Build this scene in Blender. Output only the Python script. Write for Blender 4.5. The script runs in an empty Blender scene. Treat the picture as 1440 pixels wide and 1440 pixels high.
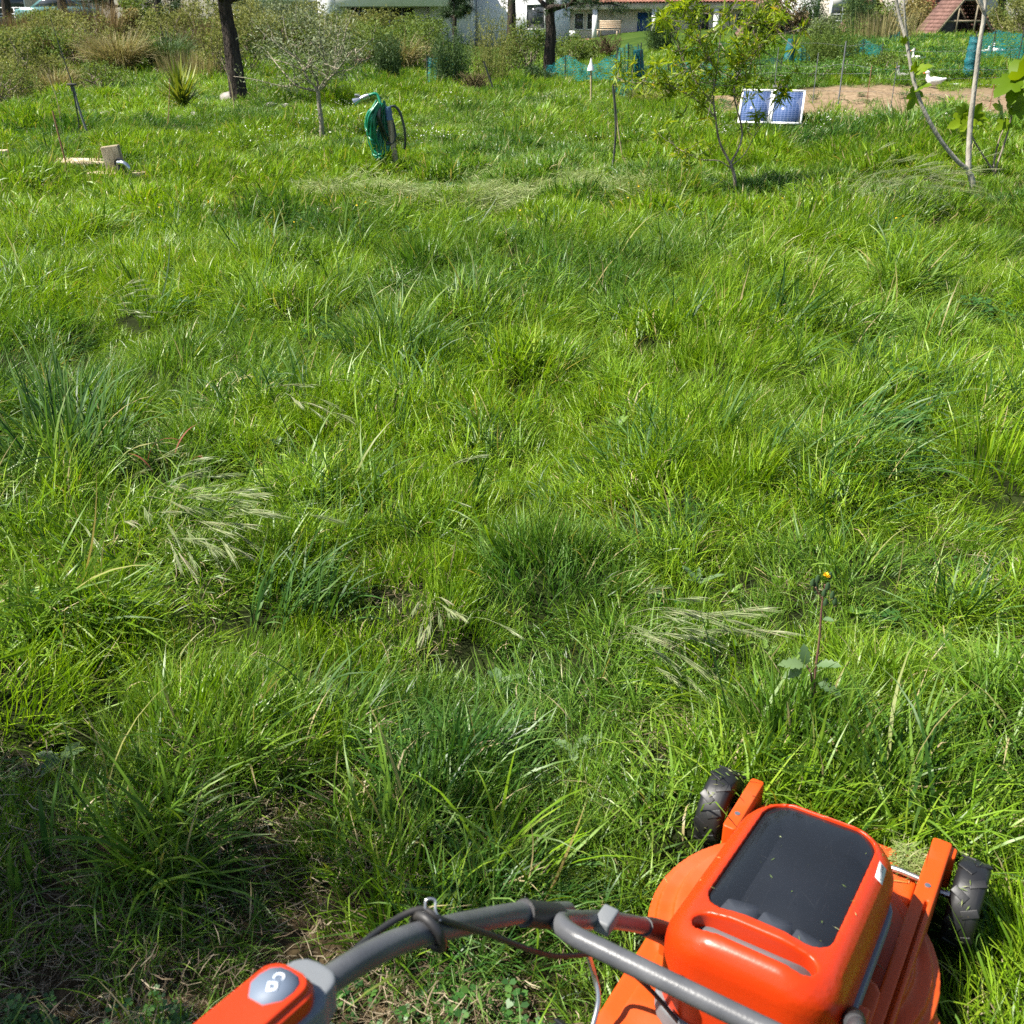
import bpy, bmesh, math
import numpy as np
from mathutils import Vector, Matrix, Euler

# ------------------------------------------------------------------ camera, sky, sun, exposure
scene = bpy.context.scene
PITCH, CAM_H, FPX = math.radians(25.7), 1.6, 1444.0      # a phone held at 1.6 m, tilted down
cam_data = bpy.data.cameras.new('camera')
cam = bpy.data.objects.new('camera', cam_data)
scene.collection.objects.link(cam)
cam.location = (0, 0, CAM_H)
cam.rotation_euler = (math.pi / 2 - PITCH, 0, 0)
cam_data.sensor_width = 36
cam_data.lens = 36 * FPX / 1440
cam_data.clip_start, cam_data.clip_end = 0.05, 3000
cam_data.dof.use_dof = True
cam_data.dof.focus_distance = 4.0
cam_data.dof.aperture_fstop = 10.0
scene.camera = cam

SUN_EL, SUN_AZ = math.radians(55), math.radians(-100)     # azimuth from +Y towards +X: the sun stands at the left
sun_dir = Vector((math.cos(SUN_EL) * math.sin(SUN_AZ), math.cos(SUN_EL) * math.cos(SUN_AZ), math.sin(SUN_EL)))
world = bpy.data.worlds.new('World')
scene.world = world
world.use_nodes = True
wn = world.node_tree
sky = wn.nodes.new('ShaderNodeTexSky')
sky.sky_type = 'NISHITA'
sky.sun_disc = False
sky.sun_elevation = SUN_EL
sky.sun_rotation = SUN_AZ
wn.links.new(sky.outputs[0], wn.nodes['Background'].inputs[0])
wn.nodes['Background'].inputs[1].default_value = 0.065
sun_data = bpy.data.lights.new('sun', 'SUN')
sun_data.energy = 5.0
sun_data.angle = math.radians(0.53)
sun_data.color = (1.0, 0.95, 0.86)
sun = bpy.data.objects.new('sun', sun_data)
scene.collection.objects.link(sun)
sun.rotation_euler = sun_dir.to_track_quat('Z', 'Y').to_euler()
scene.view_settings.view_transform = 'Standard'
scene.view_settings.look = 'None'
scene.view_settings.exposure = 1.4
scene.view_settings.gamma = 1.0
scene.render.engine = 'CYCLES'
scene.cycles.max_bounces = 6
scene.cycles.diffuse_bounces = 3
scene.cycles.glossy_bounces = 3
scene.cycles.adaptive_threshold = 0.02
scene.cycles.transparent_max_bounces = 16
scene.cycles.use_denoising = False

rng = np.random.default_rng(11)
COL = scene.collection

# ------------------------------------------------------------------ helpers
def ss(a, b, v):
    t = np.clip((np.asarray(v, float) - a) / (b - a), 0, 1)
    return t * t * (3 - 2 * t)

def noise(x, y, seed=0):
    """smooth value noise, 0..1"""
    x = np.asarray(x, float); y = np.asarray(y, float)
    xi = np.floor(x).astype(np.int64); yi = np.floor(y).astype(np.int64)
    fx = x - xi; fy = y - yi
    fx = fx * fx * (3 - 2 * fx); fy = fy * fy * (3 - 2 * fy)
    def h(a, b):
        n = (a * 374761393 + b * 668265263 + seed * 2147483647 + 1013904223) & 0xffffffff
        n = ((n ^ (n >> 13)) * 1274126177) & 0xffffffff
        n = (n ^ (n >> 16)) & 0xffff
        return n / 65535.0
    return (h(xi, yi) * (1 - fx) + h(xi + 1, yi) * fx) * (1 - fy) + (h(xi, yi + 1) * (1 - fx) + h(xi + 1, yi + 1) * fx) * fy

def fbm(x, y, seed=0, o=3):
    s = 0; a = 1; t = 0
    for i in range(o):
        s = s + a * noise(x * 2 ** i, y * 2 ** i, seed + i * 7); t += a; a *= .5
    return s / t

# where the meadow stands in tufts: centre, radius, vigour
trng = np.random.default_rng(5)
def tuft_set(n, x0, x1, y0, y1, r0, r1):
    return np.stack([trng.uniform(x0, x1, n), trng.uniform(y0, y1, n), trng.uniform(r0, r1, n), trng.beta(1.6, 1.6, n), trng.random(n), trng.random(n)], -1)
TUFTS = np.vstack([tuft_set(820, -6.5, 6.5, -.6, 8.0, .09, .26), tuft_set(420, -11, 11, 8.0, 16, .20, .45), tuft_set(330, -18, 18, 16, 28, .3, .75)])
TUFTS = TUFTS[np.hypot((TUFTS[:, 0] + .10) / 1.4, TUFTS[:, 1] - 2.45) > .26]      # a bare hollow is left between them
BUMP_X, BUMP_Y, BUMP_S = -18.5, -1.0, .06
BUMP = np.zeros((int(30 / BUMP_S), int(37 / BUMP_S)))
for tx, ty, tr, tv, _, _ in TUFTS:
    j0, j1 = int((tx - 2.2 * tr - BUMP_X) / BUMP_S), int((tx + 2.2 * tr - BUMP_X) / BUMP_S) + 1; i0, i1 = int((ty - 2.2 * tr - BUMP_Y) / BUMP_S), int((ty + 2.2 * tr - BUMP_Y) / BUMP_S) + 1
    j0, i0 = max(j0, 0), max(i0, 0); w_ = BUMP[i0:i1, j0:j1]
    yy, xx = np.meshgrid(np.arange(i0, i0 + w_.shape[0]) * BUMP_S + BUMP_Y, np.arange(j0, j0 + w_.shape[1]) * BUMP_S + BUMP_X, indexing='ij')
    w_[:] = np.maximum(w_, (.03 + .07 * tv) * np.exp(-((xx - tx) ** 2 + (yy - ty) ** 2) / tr ** 2))

def bump(x, y):
    u = np.clip((x - BUMP_X) / BUMP_S, 0, BUMP.shape[1] - 1.001); v = np.clip((y - BUMP_Y) / BUMP_S, 0, BUMP.shape[0] - 1.001)
    j = u.astype(int); i = v.astype(int); fu = u - j; fv = v - i
    return (BUMP[i, j] * (1 - fu) + BUMP[i, j + 1] * fu) * (1 - fv) + (BUMP[i + 1, j] * (1 - fu) + BUMP[i + 1, j + 1] * fu) * fv

def terrain(x, y):
    x = np.asarray(x, float); y = np.asarray(y, float)
    h = 0.62 * ss(24, 42, y) * ss(3, 12, x) + 1.15 * ss(25, 44, y) * ss(-1, -10, x)
    h = h + 0.22 * ss(22.5, 26.5, y) * ss(4, 8, x)
    h = h + .16 * (fbm(x * 1.3, y * 1.3, 15) - .5) * ss(18.5, 20, y) * (1 - ss(26, 28, y)) * ss(2.5, 4, x)
    near = 1 - ss(25, 60, y)
    h = h + near * (0.10 * (fbm(x * .9, y * .9, 3) - .5) + 0.07 * (noise(x * 2.6, y * 2.6, 5) - .5))
    h = h + bump(x, y) * (1 - ss(25, 28, y)) - .035 * near
    # worn dip of bare dark soil in the grass
    h = h - 0.05 * np.exp(-(((x + .10) / .22) ** 2 + ((y - 2.42) / .14) ** 2))
    # level where the mower stands
    k = np.exp(-(((x - .55) / .8) ** 2 + ((y - 1.3) / .6) ** 2) ** 2)
    return h * (1 - k)

def tz(x, y):
    return float(terrain(x, y))

def ray(px, py):
    f = Vector((0, math.cos(PITCH), -math.sin(PITCH))); u = Vector((0, math.sin(PITCH), math.cos(PITCH)))
    return f + Vector((1, 0, 0)) * ((px - 720) / FPX) + u * ((720 - py) / FPX)

def G(px, py, far=120.0):
    """where the line of sight through a place in the photograph meets the ground"""
    d = ray(px, py); o = Vector((0, 0, CAM_H)); t = .8
    while t < far:
        p = o + d * t
        if p.z < tz(p.x, p.y):
            break
        t += .02 + t * .004
    return Vector((p.x, p.y, tz(p.x, p.y)))

def D(px, py, dist):
    """the point on that line of sight at ground distance dist"""
    d = ray(px, py)
    return Vector((0, 0, CAM_H)) + d * (dist / d.y)

class Acc:
    """collects vertices, faces and two per-vertex values (rnd, tip) for one mesh"""
    def __init__(s):
        s.v, s.f, s.n, s.a, s.t = [], [], 0, [], []
    def add(s, v, f, a=0.0, t=0.0):
        v = np.asarray(v, float).reshape(-1, 3); f = np.asarray(f, int)
        s.v.append(v); s.f.append(f + s.n); s.n += len(v)
        s.a.append(np.broadcast_to(np.asarray(a, float), (len(v),)).copy())
        s.t.append(np.broadcast_to(np.asarray(t, float), (len(v),)).copy())
    def mesh(s, name, smooth=True):
        me = bpy.data.meshes.new(name)
        if not s.v:
            return me
        V = np.concatenate(s.v); me.vertices.add(len(V)); me.vertices.foreach_set('co', V.ravel())
        cnt = np.concatenate([np.full(len(f), f.shape[1]) for f in s.f]); idx = np.concatenate([f.ravel() for f in s.f])
        me.loops.add(len(idx)); me.loops.foreach_set('vertex_index', idx)
        me.polygons.add(len(cnt)); st = np.concatenate([[0], np.cumsum(cnt)[:-1]])
        me.polygons.foreach_set('loop_start', st); me.polygons.foreach_set('loop_total', cnt)
        if smooth:
            me.polygons.foreach_set('use_smooth', np.ones(len(cnt), bool))
        me.attributes.new('rnd', 'FLOAT', 'POINT').data.foreach_set('value', np.concatenate(s.a))
        me.attributes.new('tip', 'FLOAT', 'POINT').data.foreach_set('value', np.concatenate(s.t))
        me.update(calc_edges=True); me.validate()
        return me

def link(name, me, mat=None, parent=None):
    o = bpy.data.objects.new(name, me)
    COL.objects.link(o)
    if mat is not None:
        me.materials.clear(); me.materials.append(mat)
    if parent is not None:
        o.parent = parent
    return o

def part(acc, name, mat, parent=None, smooth=True):
    return link(name, acc.mesh(name, smooth), mat, parent)

def thing(name, label, cat, loc=(0, 0, 0), rz=0.0, group=None):
    o = bpy.data.objects.new(name, None); COL.objects.link(o)
    o.location = loc; o.rotation_euler = (0, 0, rz); o.empty_display_size = .1
    return tag(o, label, cat, group)

def tag(o, label=None, cat=None, group=None, kind=None):
    if label: o['label'] = label
    if cat: o['category'] = cat
    if group: o['group'] = group
    if kind: o['kind'] = kind
    return o

def copy_tree(o, parent=None):
    c = o.copy(); COL.objects.link(c)
    if parent is not None: c.parent = parent
    for ch in list(o.children): copy_tree(ch, c)
    return c

def spline(pts, n=8):
    """Catmull-Rom through the points"""
    P = np.asarray(pts, float)
    if len(P) < 3:
        return np.array([P[0] + (P[1] - P[0]) * t for t in np.linspace(0, 1, n + 1)])
    Q = np.vstack([2 * P[0] - P[1], P, 2 * P[-1] - P[-2]]); out = []
    for i in range(1, len(Q) - 2):
        for t in np.linspace(0, 1, n, endpoint=False):
            a, b, c, d = Q[i - 1], Q[i], Q[i + 1], Q[i + 2]
            out.append(.5 * (2 * b + (c - a) * t + (2 * a - 5 * b + 4 * c - d) * t * t + (3 * b - a - 3 * c + d) * t ** 3))
    out.append(P[-1])
    return np.array(out)

def tube(acc, pts, r, k=8, cap=True, rnd=0.0, wob=0.0, squash=1.0):
    P = np.asarray(pts, float); n = len(P)
    r = np.broadcast_to(np.asarray(r, float), (n,))
    T = np.gradient(P, axis=0); T /= np.linalg.norm(T, axis=1)[:, None] + 1e-9
    up = np.array([0, 0, 1.0]) if abs(T[0][2]) < .9 else np.array([1.0, 0, 0])
    a = np.cross(T[0], up); a /= np.linalg.norm(a)
    V = []; ang = np.linspace(0, 2 * np.pi, k, endpoint=False)
    for i in range(n):
        a = a - T[i] * (a @ T[i]); a /= np.linalg.norm(a) + 1e-9
        b = np.cross(T[i], a)
        rr = r[i] * (1 + (wob * (rng.random(k) - .5) if wob else 0))
        V.append(P[i] + np.outer(np.cos(ang) * rr, a) + np.outer(np.sin(ang) * rr * squash, b))
    V = np.concatenate(V)
    i, j = np.meshgrid(np.arange(n - 1), np.arange(k), indexing='ij'); j2 = (j + 1) % k
    F = np.stack([i * k + j, i * k + j2, (i + 1) * k + j2, (i + 1) * k + j], -1).reshape(-1, 4)
    acc.add(V, F, rnd)
    if cap:
        for ring, s in ((0, 1), (n - 1, -1)):
            c = P[ring]; m = V[ring * k:(ring + 1) * k]
            jj = np.arange(k); j2 = (jj + 1) % k
            F = np.stack([np.full(k, k), j2, jj], -1) if s == 1 else np.stack([np.full(k, k), jj, j2], -1)
            acc.add(np.vstack([m, c]), F, rnd)

def box(acc, lo, hi, M=None, rnd=0.0, bev=0.0):
    lo = np.asarray(lo, float); hi = np.asarray(hi, float)
    if bev <= 0:
        v = np.array([[(lo, hi)[i][0], (lo, hi)[j][1], (lo, hi)[k][2]] for k in (0, 1) for j in (0, 1) for i in (0, 1)])
        f = np.array([[0, 2, 3, 1], [4, 5, 7, 6], [0, 1, 5, 4], [2, 6, 7, 3], [0, 4, 6, 2], [1, 3, 7, 5]])
        if M is not None: v = np.array([M @ Vector(p) for p in v])
        acc.add(v, f, rnd); return
    bm = bmesh.new(); bmesh.ops.create_cube(bm, size=1)
    for q in bm.verts:
        q.co = Vector([(lo[i] + hi[i]) / 2 + q.co[i] * (hi[i] - lo[i]) for i in range(3)])
    bmesh.ops.bevel(bm, geom=bm.edges[:], offset=bev, segments=2, affect='EDGES', profile=.6)
    if M is not None: bmesh.ops.transform(bm, matrix=M, verts=bm.verts)
    bm_add(acc, bm, rnd)

def bm_add(acc, bm, rnd=0.0):
    bmesh.ops.triangulate(bm, faces=[f for f in bm.faces if len(f.verts) > 4])
    bm.verts.index_update()
    v = np.array([q.co[:] for q in bm.verts])
    q4 = [[x.index for x in f.verts] for f in bm.faces if len(f.verts) == 4]
    t3 = [[x.index for x in f.verts] for f in bm.faces if len(f.verts) == 3]
    n0 = acc.n
    acc.add(v, np.array(q4, int).reshape(-1, 4), rnd)
    if t3:
        acc.f.append(np.array(t3, int) + n0)
    bm.free()

def blades(acc, base, az, length, width, lean, bend, K=4, twist=0.0, rnd=None, tipw=0.0, curl=0.0):
    """many grass blades or leaves at once: flat tapered strips that lean and bend over"""
    base = np.asarray(base, float); N = len(base)
    b = lambda q: np.broadcast_to(np.asarray(q, float), (N,)).copy()
    az, length, width, lean, bend, twist, curl = map(b, (az, length, width, lean, bend, twist, curl))
    rnd = rng.random(N) if rnd is None else b(rnd)
    s = np.linspace(0, 1, K + 1)
    th = lean[:, None] + bend[:, None] * s[None] ** 1.3
    aa = az[:, None] + curl[:, None] * s[None]
    d = np.stack([np.sin(th) * np.cos(aa), np.sin(th) * np.sin(aa), np.cos(th)], -1)
    seg = length[:, None, None] / K
    P = base[:, None, :] + np.concatenate([np.zeros((N, 1, 3)), np.cumsum((d[:, :-1] + d[:, 1:]) / 2 * seg, 1)], 1)
    side = np.stack([-np.sin(aa), np.cos(aa), np.zeros_like(aa)], -1)
    nor = np.cross(d, side)
    tw = twist[:, None, None] * s[None, :, None]
    side = side * np.cos(tw) + nor * np.sin(tw)
    w = width[:, None] * np.clip(np.minimum(.55 + 1.6 * s, 1.25 * (1 - s ** 2.2)), tipw, 1)[None] * .5
    A = P - side * w[..., None]; B = P + side * w[..., None]
    V = np.stack([A, B], 2).reshape(N, -1, 3)
    m = 2 * (K + 1)
    i = np.arange(K) * 2
    f = np.stack([i, i + 1, i + 3, i + 2], -1)
    F = (np.arange(N)[:, None, None] * m + f[None]).reshape(-1, 4)
    acc.add(V.reshape(-1, 3), F, np.repeat(rnd, m), np.tile(np.repeat(s, 2), N))
    return P[:, -1]

def leaves(acc, pos, direc, length, width, fold=.25, rnd=None, droop=.3):
    """lance-shaped leaves, folded along the midrib and drooping: 6 triangles each"""
    pos = np.asarray(pos, float); N = len(pos)
    d = np.asarray(direc, float); d = d / (np.linalg.norm(d, axis=1)[:, None] + 1e-9)
    r = rng.normal(size=(N, 3)); s = np.cross(d, r); s /= np.linalg.norm(s, axis=1)[:, None] + 1e-9
    n = np.cross(d, s)
    L = np.broadcast_to(np.asarray(length, float), (N,))[:, None]; W = np.broadcast_to(np.asarray(width, float), (N,))[:, None] * .5
    rnd = rng.random(N) if rnd is None else np.broadcast_to(rnd, (N,))
    dz = np.array([0, 0, -1.0]) * L * droop
    p0 = pos; p1 = pos + d * L * .45 + dz * .2; p2 = pos + d * L * .95 + dz
    a = p1 - dz * .0 + s * W + n * W * fold; b = p1 - s * W + n * W * fold
    V = np.stack([p0, a, p1, b, p2], 1).reshape(-1, 3)
    f = np.array([[0, 1, 2], [0, 2, 3], [1, 4, 2], [2, 4, 3]])
    F = (np.arange(N)[:, None, None] * 5 + f[None]).reshape(-1, 3)
    acc.add(V, F, np.repeat(rnd, 5), np.tile([0, .5, .5, .5, 1.0], N))

def rand_dirs(n, up=0.0):
    v = rng.normal(size=(n, 3)); v[:, 2] += up
    return v / np.linalg.norm(v, axis=1)[:, None]

# ------------------------------------------------------------------ materials
def nodes(name):
    m = bpy.data.materials.new(name); m.use_nodes = True
    nt = m.node_tree; return m, nt, nt.nodes['Principled BSDF']

def ramp(nt, stops, fac=None):
    r = nt.nodes.new('ShaderNodeValToRGB'); e = r.color_ramp.elements
    while len(e) < len(stops): e.new(.5)
    for q, (p, c) in zip(e, stops):
        q.position = p; q.color = (*c, 1)
    if fac is not None: nt.links.new(fac, r.inputs[0])
    return r

def attr(nt, name, kind='GEOMETRY'):
    a = nt.nodes.new('ShaderNodeAttribute'); a.attribute_name = name; a.attribute_type = kind
    return a

def mixc(nt, fac, a, b, mode='MIX'):
    m = nt.nodes.new('ShaderNodeMix'); m.data_type = 'RGBA'; m.blend_type = mode
    for sock, val in ((0, fac), (6, a), (7, b)):
        if isinstance(val, (int, float)): m.inputs[sock].default_value = val
        elif isinstance(val, tuple): m.inputs[sock].default_value = (*val, 1)
        else: nt.links.new(val, m.inputs[sock])
    return m.outputs[2]

def foliage_mat(name, stops, transl=.45, rough=.45, spec=.4, tip=None, tint=None, tcol=(1.25, 1.15, .5)):
    """leaf: colour by the leaf's own random value, light passing through"""
    m, nt, bs = nodes(name)
    c = ramp(nt, stops, attr(nt, 'rnd').outputs['Fac']).outputs[0]
    if tint:
        c = mixc(nt, attr(nt, 'tint', 'INSTANCER').outputs['Fac'], c, ramp(nt, tint, attr(nt, 'rnd').outputs['Fac']).outputs[0])
    if tip:
        mp = nt.nodes.new('ShaderNodeMapRange'); mp.inputs[1].default_value = tip[0]; mp.inputs[2].default_value = 1
        mp.inputs[4].default_value = tip[2]
        nt.links.new(attr(nt, 'tip').outputs['Fac'], mp.inputs[0])
        c = mixc(nt, mp.outputs[0], c, tip[1])
    nt.links.new(c, bs.inputs['Base Color'])
    bs.inputs['Roughness'].default_value = rough
    bs.inputs['Specular IOR Level'].default_value = spec
    t = nt.nodes.new('ShaderNodeBsdfTranslucent')
    nt.links.new(mixc(nt, 1.0, c, tcol, 'MULTIPLY'), t.inputs[0])
    mx = nt.nodes.new('ShaderNodeMixShader'); mx.inputs[0].default_value = transl
    nt.links.new(bs.outputs[0], mx.inputs[1]); nt.links.new(t.outputs[0], mx.inputs[2])
    nt.links.new(mx.outputs[0], nt.nodes['Material Output'].inputs[0])
    return m

def solid(name, c1, c2=None, scale=8.0, rough=.6, spec=.5, metal=0.0, bump=0.0, bscale=40.0, bdist=.02, stretch=None, detail=4.0, contrast=(.35, .65), rough2=None):
    """paint, wood, plaster ...: two tones by noise in the object's own space, fine relief"""
    m, nt, bs = nodes(name)
    co = nt.nodes.new('ShaderNodeTexCoord'); src = co.outputs['Object']
    if stretch:
        mp = nt.nodes.new('ShaderNodeMapping'); mp.inputs['Scale'].default_value = stretch
        nt.links.new(src, mp.inputs[0]); src = mp.outputs[0]
    n = nt.nodes.new('ShaderNodeTexNoise'); n.inputs['Scale'].default_value = scale; n.inputs['Detail'].default_value = detail
    nt.links.new(src, n.inputs['Vector'])
    r = ramp(nt, [(contrast[0], c1), (contrast[1], c2 or c1)], n.outputs[0])
    nt.links.new(r.outputs[0], bs.inputs['Base Color'])
    bs.inputs['Roughness'].default_value = rough; bs.inputs['Specular IOR Level'].default_value = spec; bs.inputs['Metallic'].default_value = metal
    if rough2 is not None:
        mr = nt.nodes.new('ShaderNodeMapRange'); mr.inputs[3].default_value = rough; mr.inputs[4].default_value = rough2
        nt.links.new(n.outputs[0], mr.inputs[0]); nt.links.new(mr.outputs[0], bs.inputs['Roughness'])
    if bump:
        n2 = nt.nodes.new('ShaderNodeTexNoise'); n2.inputs['Scale'].default_value = bscale; n2.inputs['Detail'].default_value = 5
        nt.links.new(src, n2.inputs['Vector'])
        b = nt.nodes.new('ShaderNodeBump'); b.inputs['Strength'].default_value = bump; b.inputs['Distance'].default_value = bdist
        nt.links.new(n2.outputs[0], b.inputs['Height']); nt.links.new(b.outputs[0], bs.inputs['Normal'])
    return m
# ------------------------------------------------------------------ the ground
def graded(lo, hi, a, b, fine, grow):
    out = list(np.arange(a, b + 1e-6, fine)); s = fine; x = b
    while x < hi: s *= grow; x += s; out.append(x)
    s = fine; x = a
    while x > lo: s *= grow; x -= s; out.insert(0, x)
    return np.array(out)

gx = graded(-900, 900, -4.5, 4.5, .09, 1.09); gy = graded(-300, 1500, .3, 8.5, .09, 1.06)
X, Y = np.meshgrid(gx, gy)
Z = terrain(X, Y)
def soil_mask(x, y):
    w = fbm(x * .5, y * .5, 9) - .5
    a = ss(19.0, 20.0, y + w * 2.2) * (1 - ss(25.0, 26.2, y + w * 2)) * ss(2.8, 4.0, x + w * 2)
    a = np.maximum(a, np.exp(-(((x + 3.0 + w) / 2.5) ** 2 + ((y - 20.6 + w) / .35) ** 2)) * .9)
    a = np.maximum(a, np.exp(-(((x - 1.3 + w) / .5) ** 2 + ((y - 10.6) / .2) ** 2)) * .0)
    return a
def bare_mask(x, y):
    """short, trampled and already mown places close to the mower"""
    w = fbm(x * 2.2, y * 2.2, 21) - .5
    a = ss(-.20, -.5, x + w * .5) * (1 - ss(1.62, 2.0, y + w * .35)) * (.45 + .55 * ss(.4, .6, fbm(x * 3.5, y * 3.5, 23)))
    a = np.maximum(a, ss(.12, -.12, x + w * .3) * (1 - ss(1.22, 1.38, y + w * .3)))
    a = np.maximum(a, .0 * x)
    a = np.maximum(a, .9 * np.exp(-(((x + 1.42) / .16) ** 2 + ((y - 10.95 + w * .2) / .12) ** 2) ** 1.5))
    return np.clip(a, 0, 1)
ga = Acc(); nx = len(gx); ny = len(gy)
ii, jj = np.meshgrid(np.arange(ny - 1), np.arange(nx - 1), indexing='ij')
ga.add(np.stack([X, Y, Z], -1).reshape(-1, 3), np.stack([ii * nx + jj, ii * nx + jj + 1, (ii + 1) * nx + jj + 1, (ii + 1) * nx + jj], -1).reshape(-1, 4),
       soil_mask(X, Y).ravel(), bare_mask(X, Y).ravel())
m, nt, bs = nodes('earth')
co = nt.nodes.new('ShaderNodeTexCoord')
n1 = nt.nodes.new('ShaderNodeTexNoise'); n1.inputs['Scale'].default_value = 9; n1.inputs['Detail'].default_value = 8
n2 = nt.nodes.new('ShaderNodeTexNoise'); n2.inputs['Scale'].default_value = .6; n2.inputs['Detail'].default_value = 6
n3 = nt.nodes.new('ShaderNodeTexNoise'); n3.inputs['Scale'].default_value = 45; n3.inputs['Detail'].default_value = 6
for q in (n1, n2, n3): nt.links.new(co.outputs['Object'], q.inputs['Vector'])
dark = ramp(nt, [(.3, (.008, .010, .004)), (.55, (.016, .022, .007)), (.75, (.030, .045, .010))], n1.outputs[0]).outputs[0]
dry = ramp(nt, [(.3, (.022, .016, .009)), (.6, (.07, .048, .027)), (.8, (.16, .115, .065))], n3.outputs[0]).outputs[0]
tan_ = ramp(nt, [(.3, (.12, .085, .052)), (.55, (.215, .155, .095)), (.75, (.29, .22, .145))], n1.outputs[0]).outputs[0]
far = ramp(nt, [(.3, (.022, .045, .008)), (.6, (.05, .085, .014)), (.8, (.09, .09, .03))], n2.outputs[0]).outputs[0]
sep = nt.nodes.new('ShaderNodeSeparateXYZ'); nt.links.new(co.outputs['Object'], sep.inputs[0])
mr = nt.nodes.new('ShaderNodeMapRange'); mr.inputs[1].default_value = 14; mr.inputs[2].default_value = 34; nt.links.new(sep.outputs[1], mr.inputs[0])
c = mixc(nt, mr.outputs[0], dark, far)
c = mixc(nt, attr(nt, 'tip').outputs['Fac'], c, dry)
c = mixc(nt, attr(nt, 'rnd').outputs['Fac'], c, tan_)
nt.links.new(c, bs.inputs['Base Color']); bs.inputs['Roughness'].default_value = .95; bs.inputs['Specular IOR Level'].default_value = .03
bp = nt.nodes.new('ShaderNodeBump'); bp.inputs['Strength'].default_value = .9; bp.inputs['Distance'].default_value = .05
nt.links.new(n1.outputs[0], bp.inputs['Height']); nt.links.new(bp.outputs[0], bs.inputs['Normal'])
EARTH = m
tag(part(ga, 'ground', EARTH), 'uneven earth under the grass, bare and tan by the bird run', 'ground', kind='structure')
# ------------------------------------------------------------------ grass: clump shapes scattered over the ground
LIME = [(0, (.060, .128, .005)), (.3, (.122, .236, .006)), (.65, (.188, .320, .009)), (.93, (.26, .37, .018)), (.97, (.36, .30, .11)), (1, (.44, .36, .19))]
TINT = [(0, (.016, .058, .008)), (.35, (.040, .116, .013)), (.7, (.080, .182, .026)), (.95, (.15, .25, .06)), (.98, (.31, .26, .13)), (1, (.39, .32, .18))]
GRASS = foliage_mat('grass_blade', LIME, transl=.36, rough=.40, spec=.36, tint=TINT, tip=(.72, (.28, .32, .06), .35), tcol=(1.25, 1.25, .4))
WIDE = foliage_mat('wide_grass_blade', [(0, (.020, .066, .010)), (.4, (.046, .120, .018)), (.8, (.090, .180, .036)), (.96, (.15, .23, .06)), (1, (.38, .29, .13))],
                   transl=.38, rough=.46, spec=.30, tint=LIME, tip=(.8, (.25, .25, .10), .3))
STRAW = foliage_mat('dry_straw', [(0, (.10, .07, .04)), (.5, (.22, .165, .10)), (1, (.42, .35, .23))], transl=.3, rough=.6, spec=.3, tcol=(1, .95, .8))
CUT = foliage_mat('cut_grass', [(0, (.11, .18, .03)), (.5, (.20, .27, .07)), (1, (.36, .37, .18))], transl=.35, rough=.5, spec=.4, tcol=(1, 1, .7))
CLOVER = foliage_mat('clover_leaf', [(0, (.02, .07, .012)), (.5, (.04, .12, .02)), (1, (.09, .19, .035))], transl=.35, rough=.45, spec=.4)
AWN = foliage_mat('seed_awn', [(0, (.15, .22, .07)), (.5, (.28, .33, .15)), (.85, (.40, .41, .24)), (1, (.34, .23, .19))], transl=.45, rough=.4, spec=.5, tcol=(1, 1, .8))
PETAL = foliage_mat('white_petal', [(0, (.7, .7, .66)), (1, (.82, .8, .74))], transl=.3, rough=.6, tcol=(1, 1, 1))
YELLOW = foliage_mat('yellow_petal', [(0, (.75, .45, .01)), (1, (.85, .6, .02))], transl=.3, rough=.6, tcol=(1, .9, .4))

PROTO = bpy.data.collections.new('clump_shapes')      # not linked to the scene: only instanced
def proto(name, acc, mat):
    o = bpy.data.objects.new(name, acc.mesh(name)); o.data.materials.append(mat); return o

def disk(n, r, p=.5):
    a = rng.random(n) * 2 * np.pi; q = r * rng.random(n) ** p
    return np.stack([q * np.cos(a), q * np.sin(a), np.full(n, -.012)], -1), a

def clump(n, r, L, W, lean, bend, mat, name, K=4, out=.6, curl=.5, pw=.5, comb=0.0):
    acc = Acc(); b, a = disk(n, r, pw)
    az = np.where(rng.random(n) < out, a + rng.normal(0, .6, n), rng.random(n) * 6.283)
    if comb: az = np.where(rng.random(n) < comb, rng.normal(0, .5, n), az)
    ln = L[0] + (L[1] - L[0]) * rng.random(n) ** .8
    blades(acc, b, az, ln, rng.uniform(*W, n), np.abs(rng.normal(*lean, n)), np.abs(rng.normal(*bend, n)), K, rng.normal(0, .7, n), curl=rng.normal(0, curl, n))
    return proto(name, acc, mat)

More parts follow.
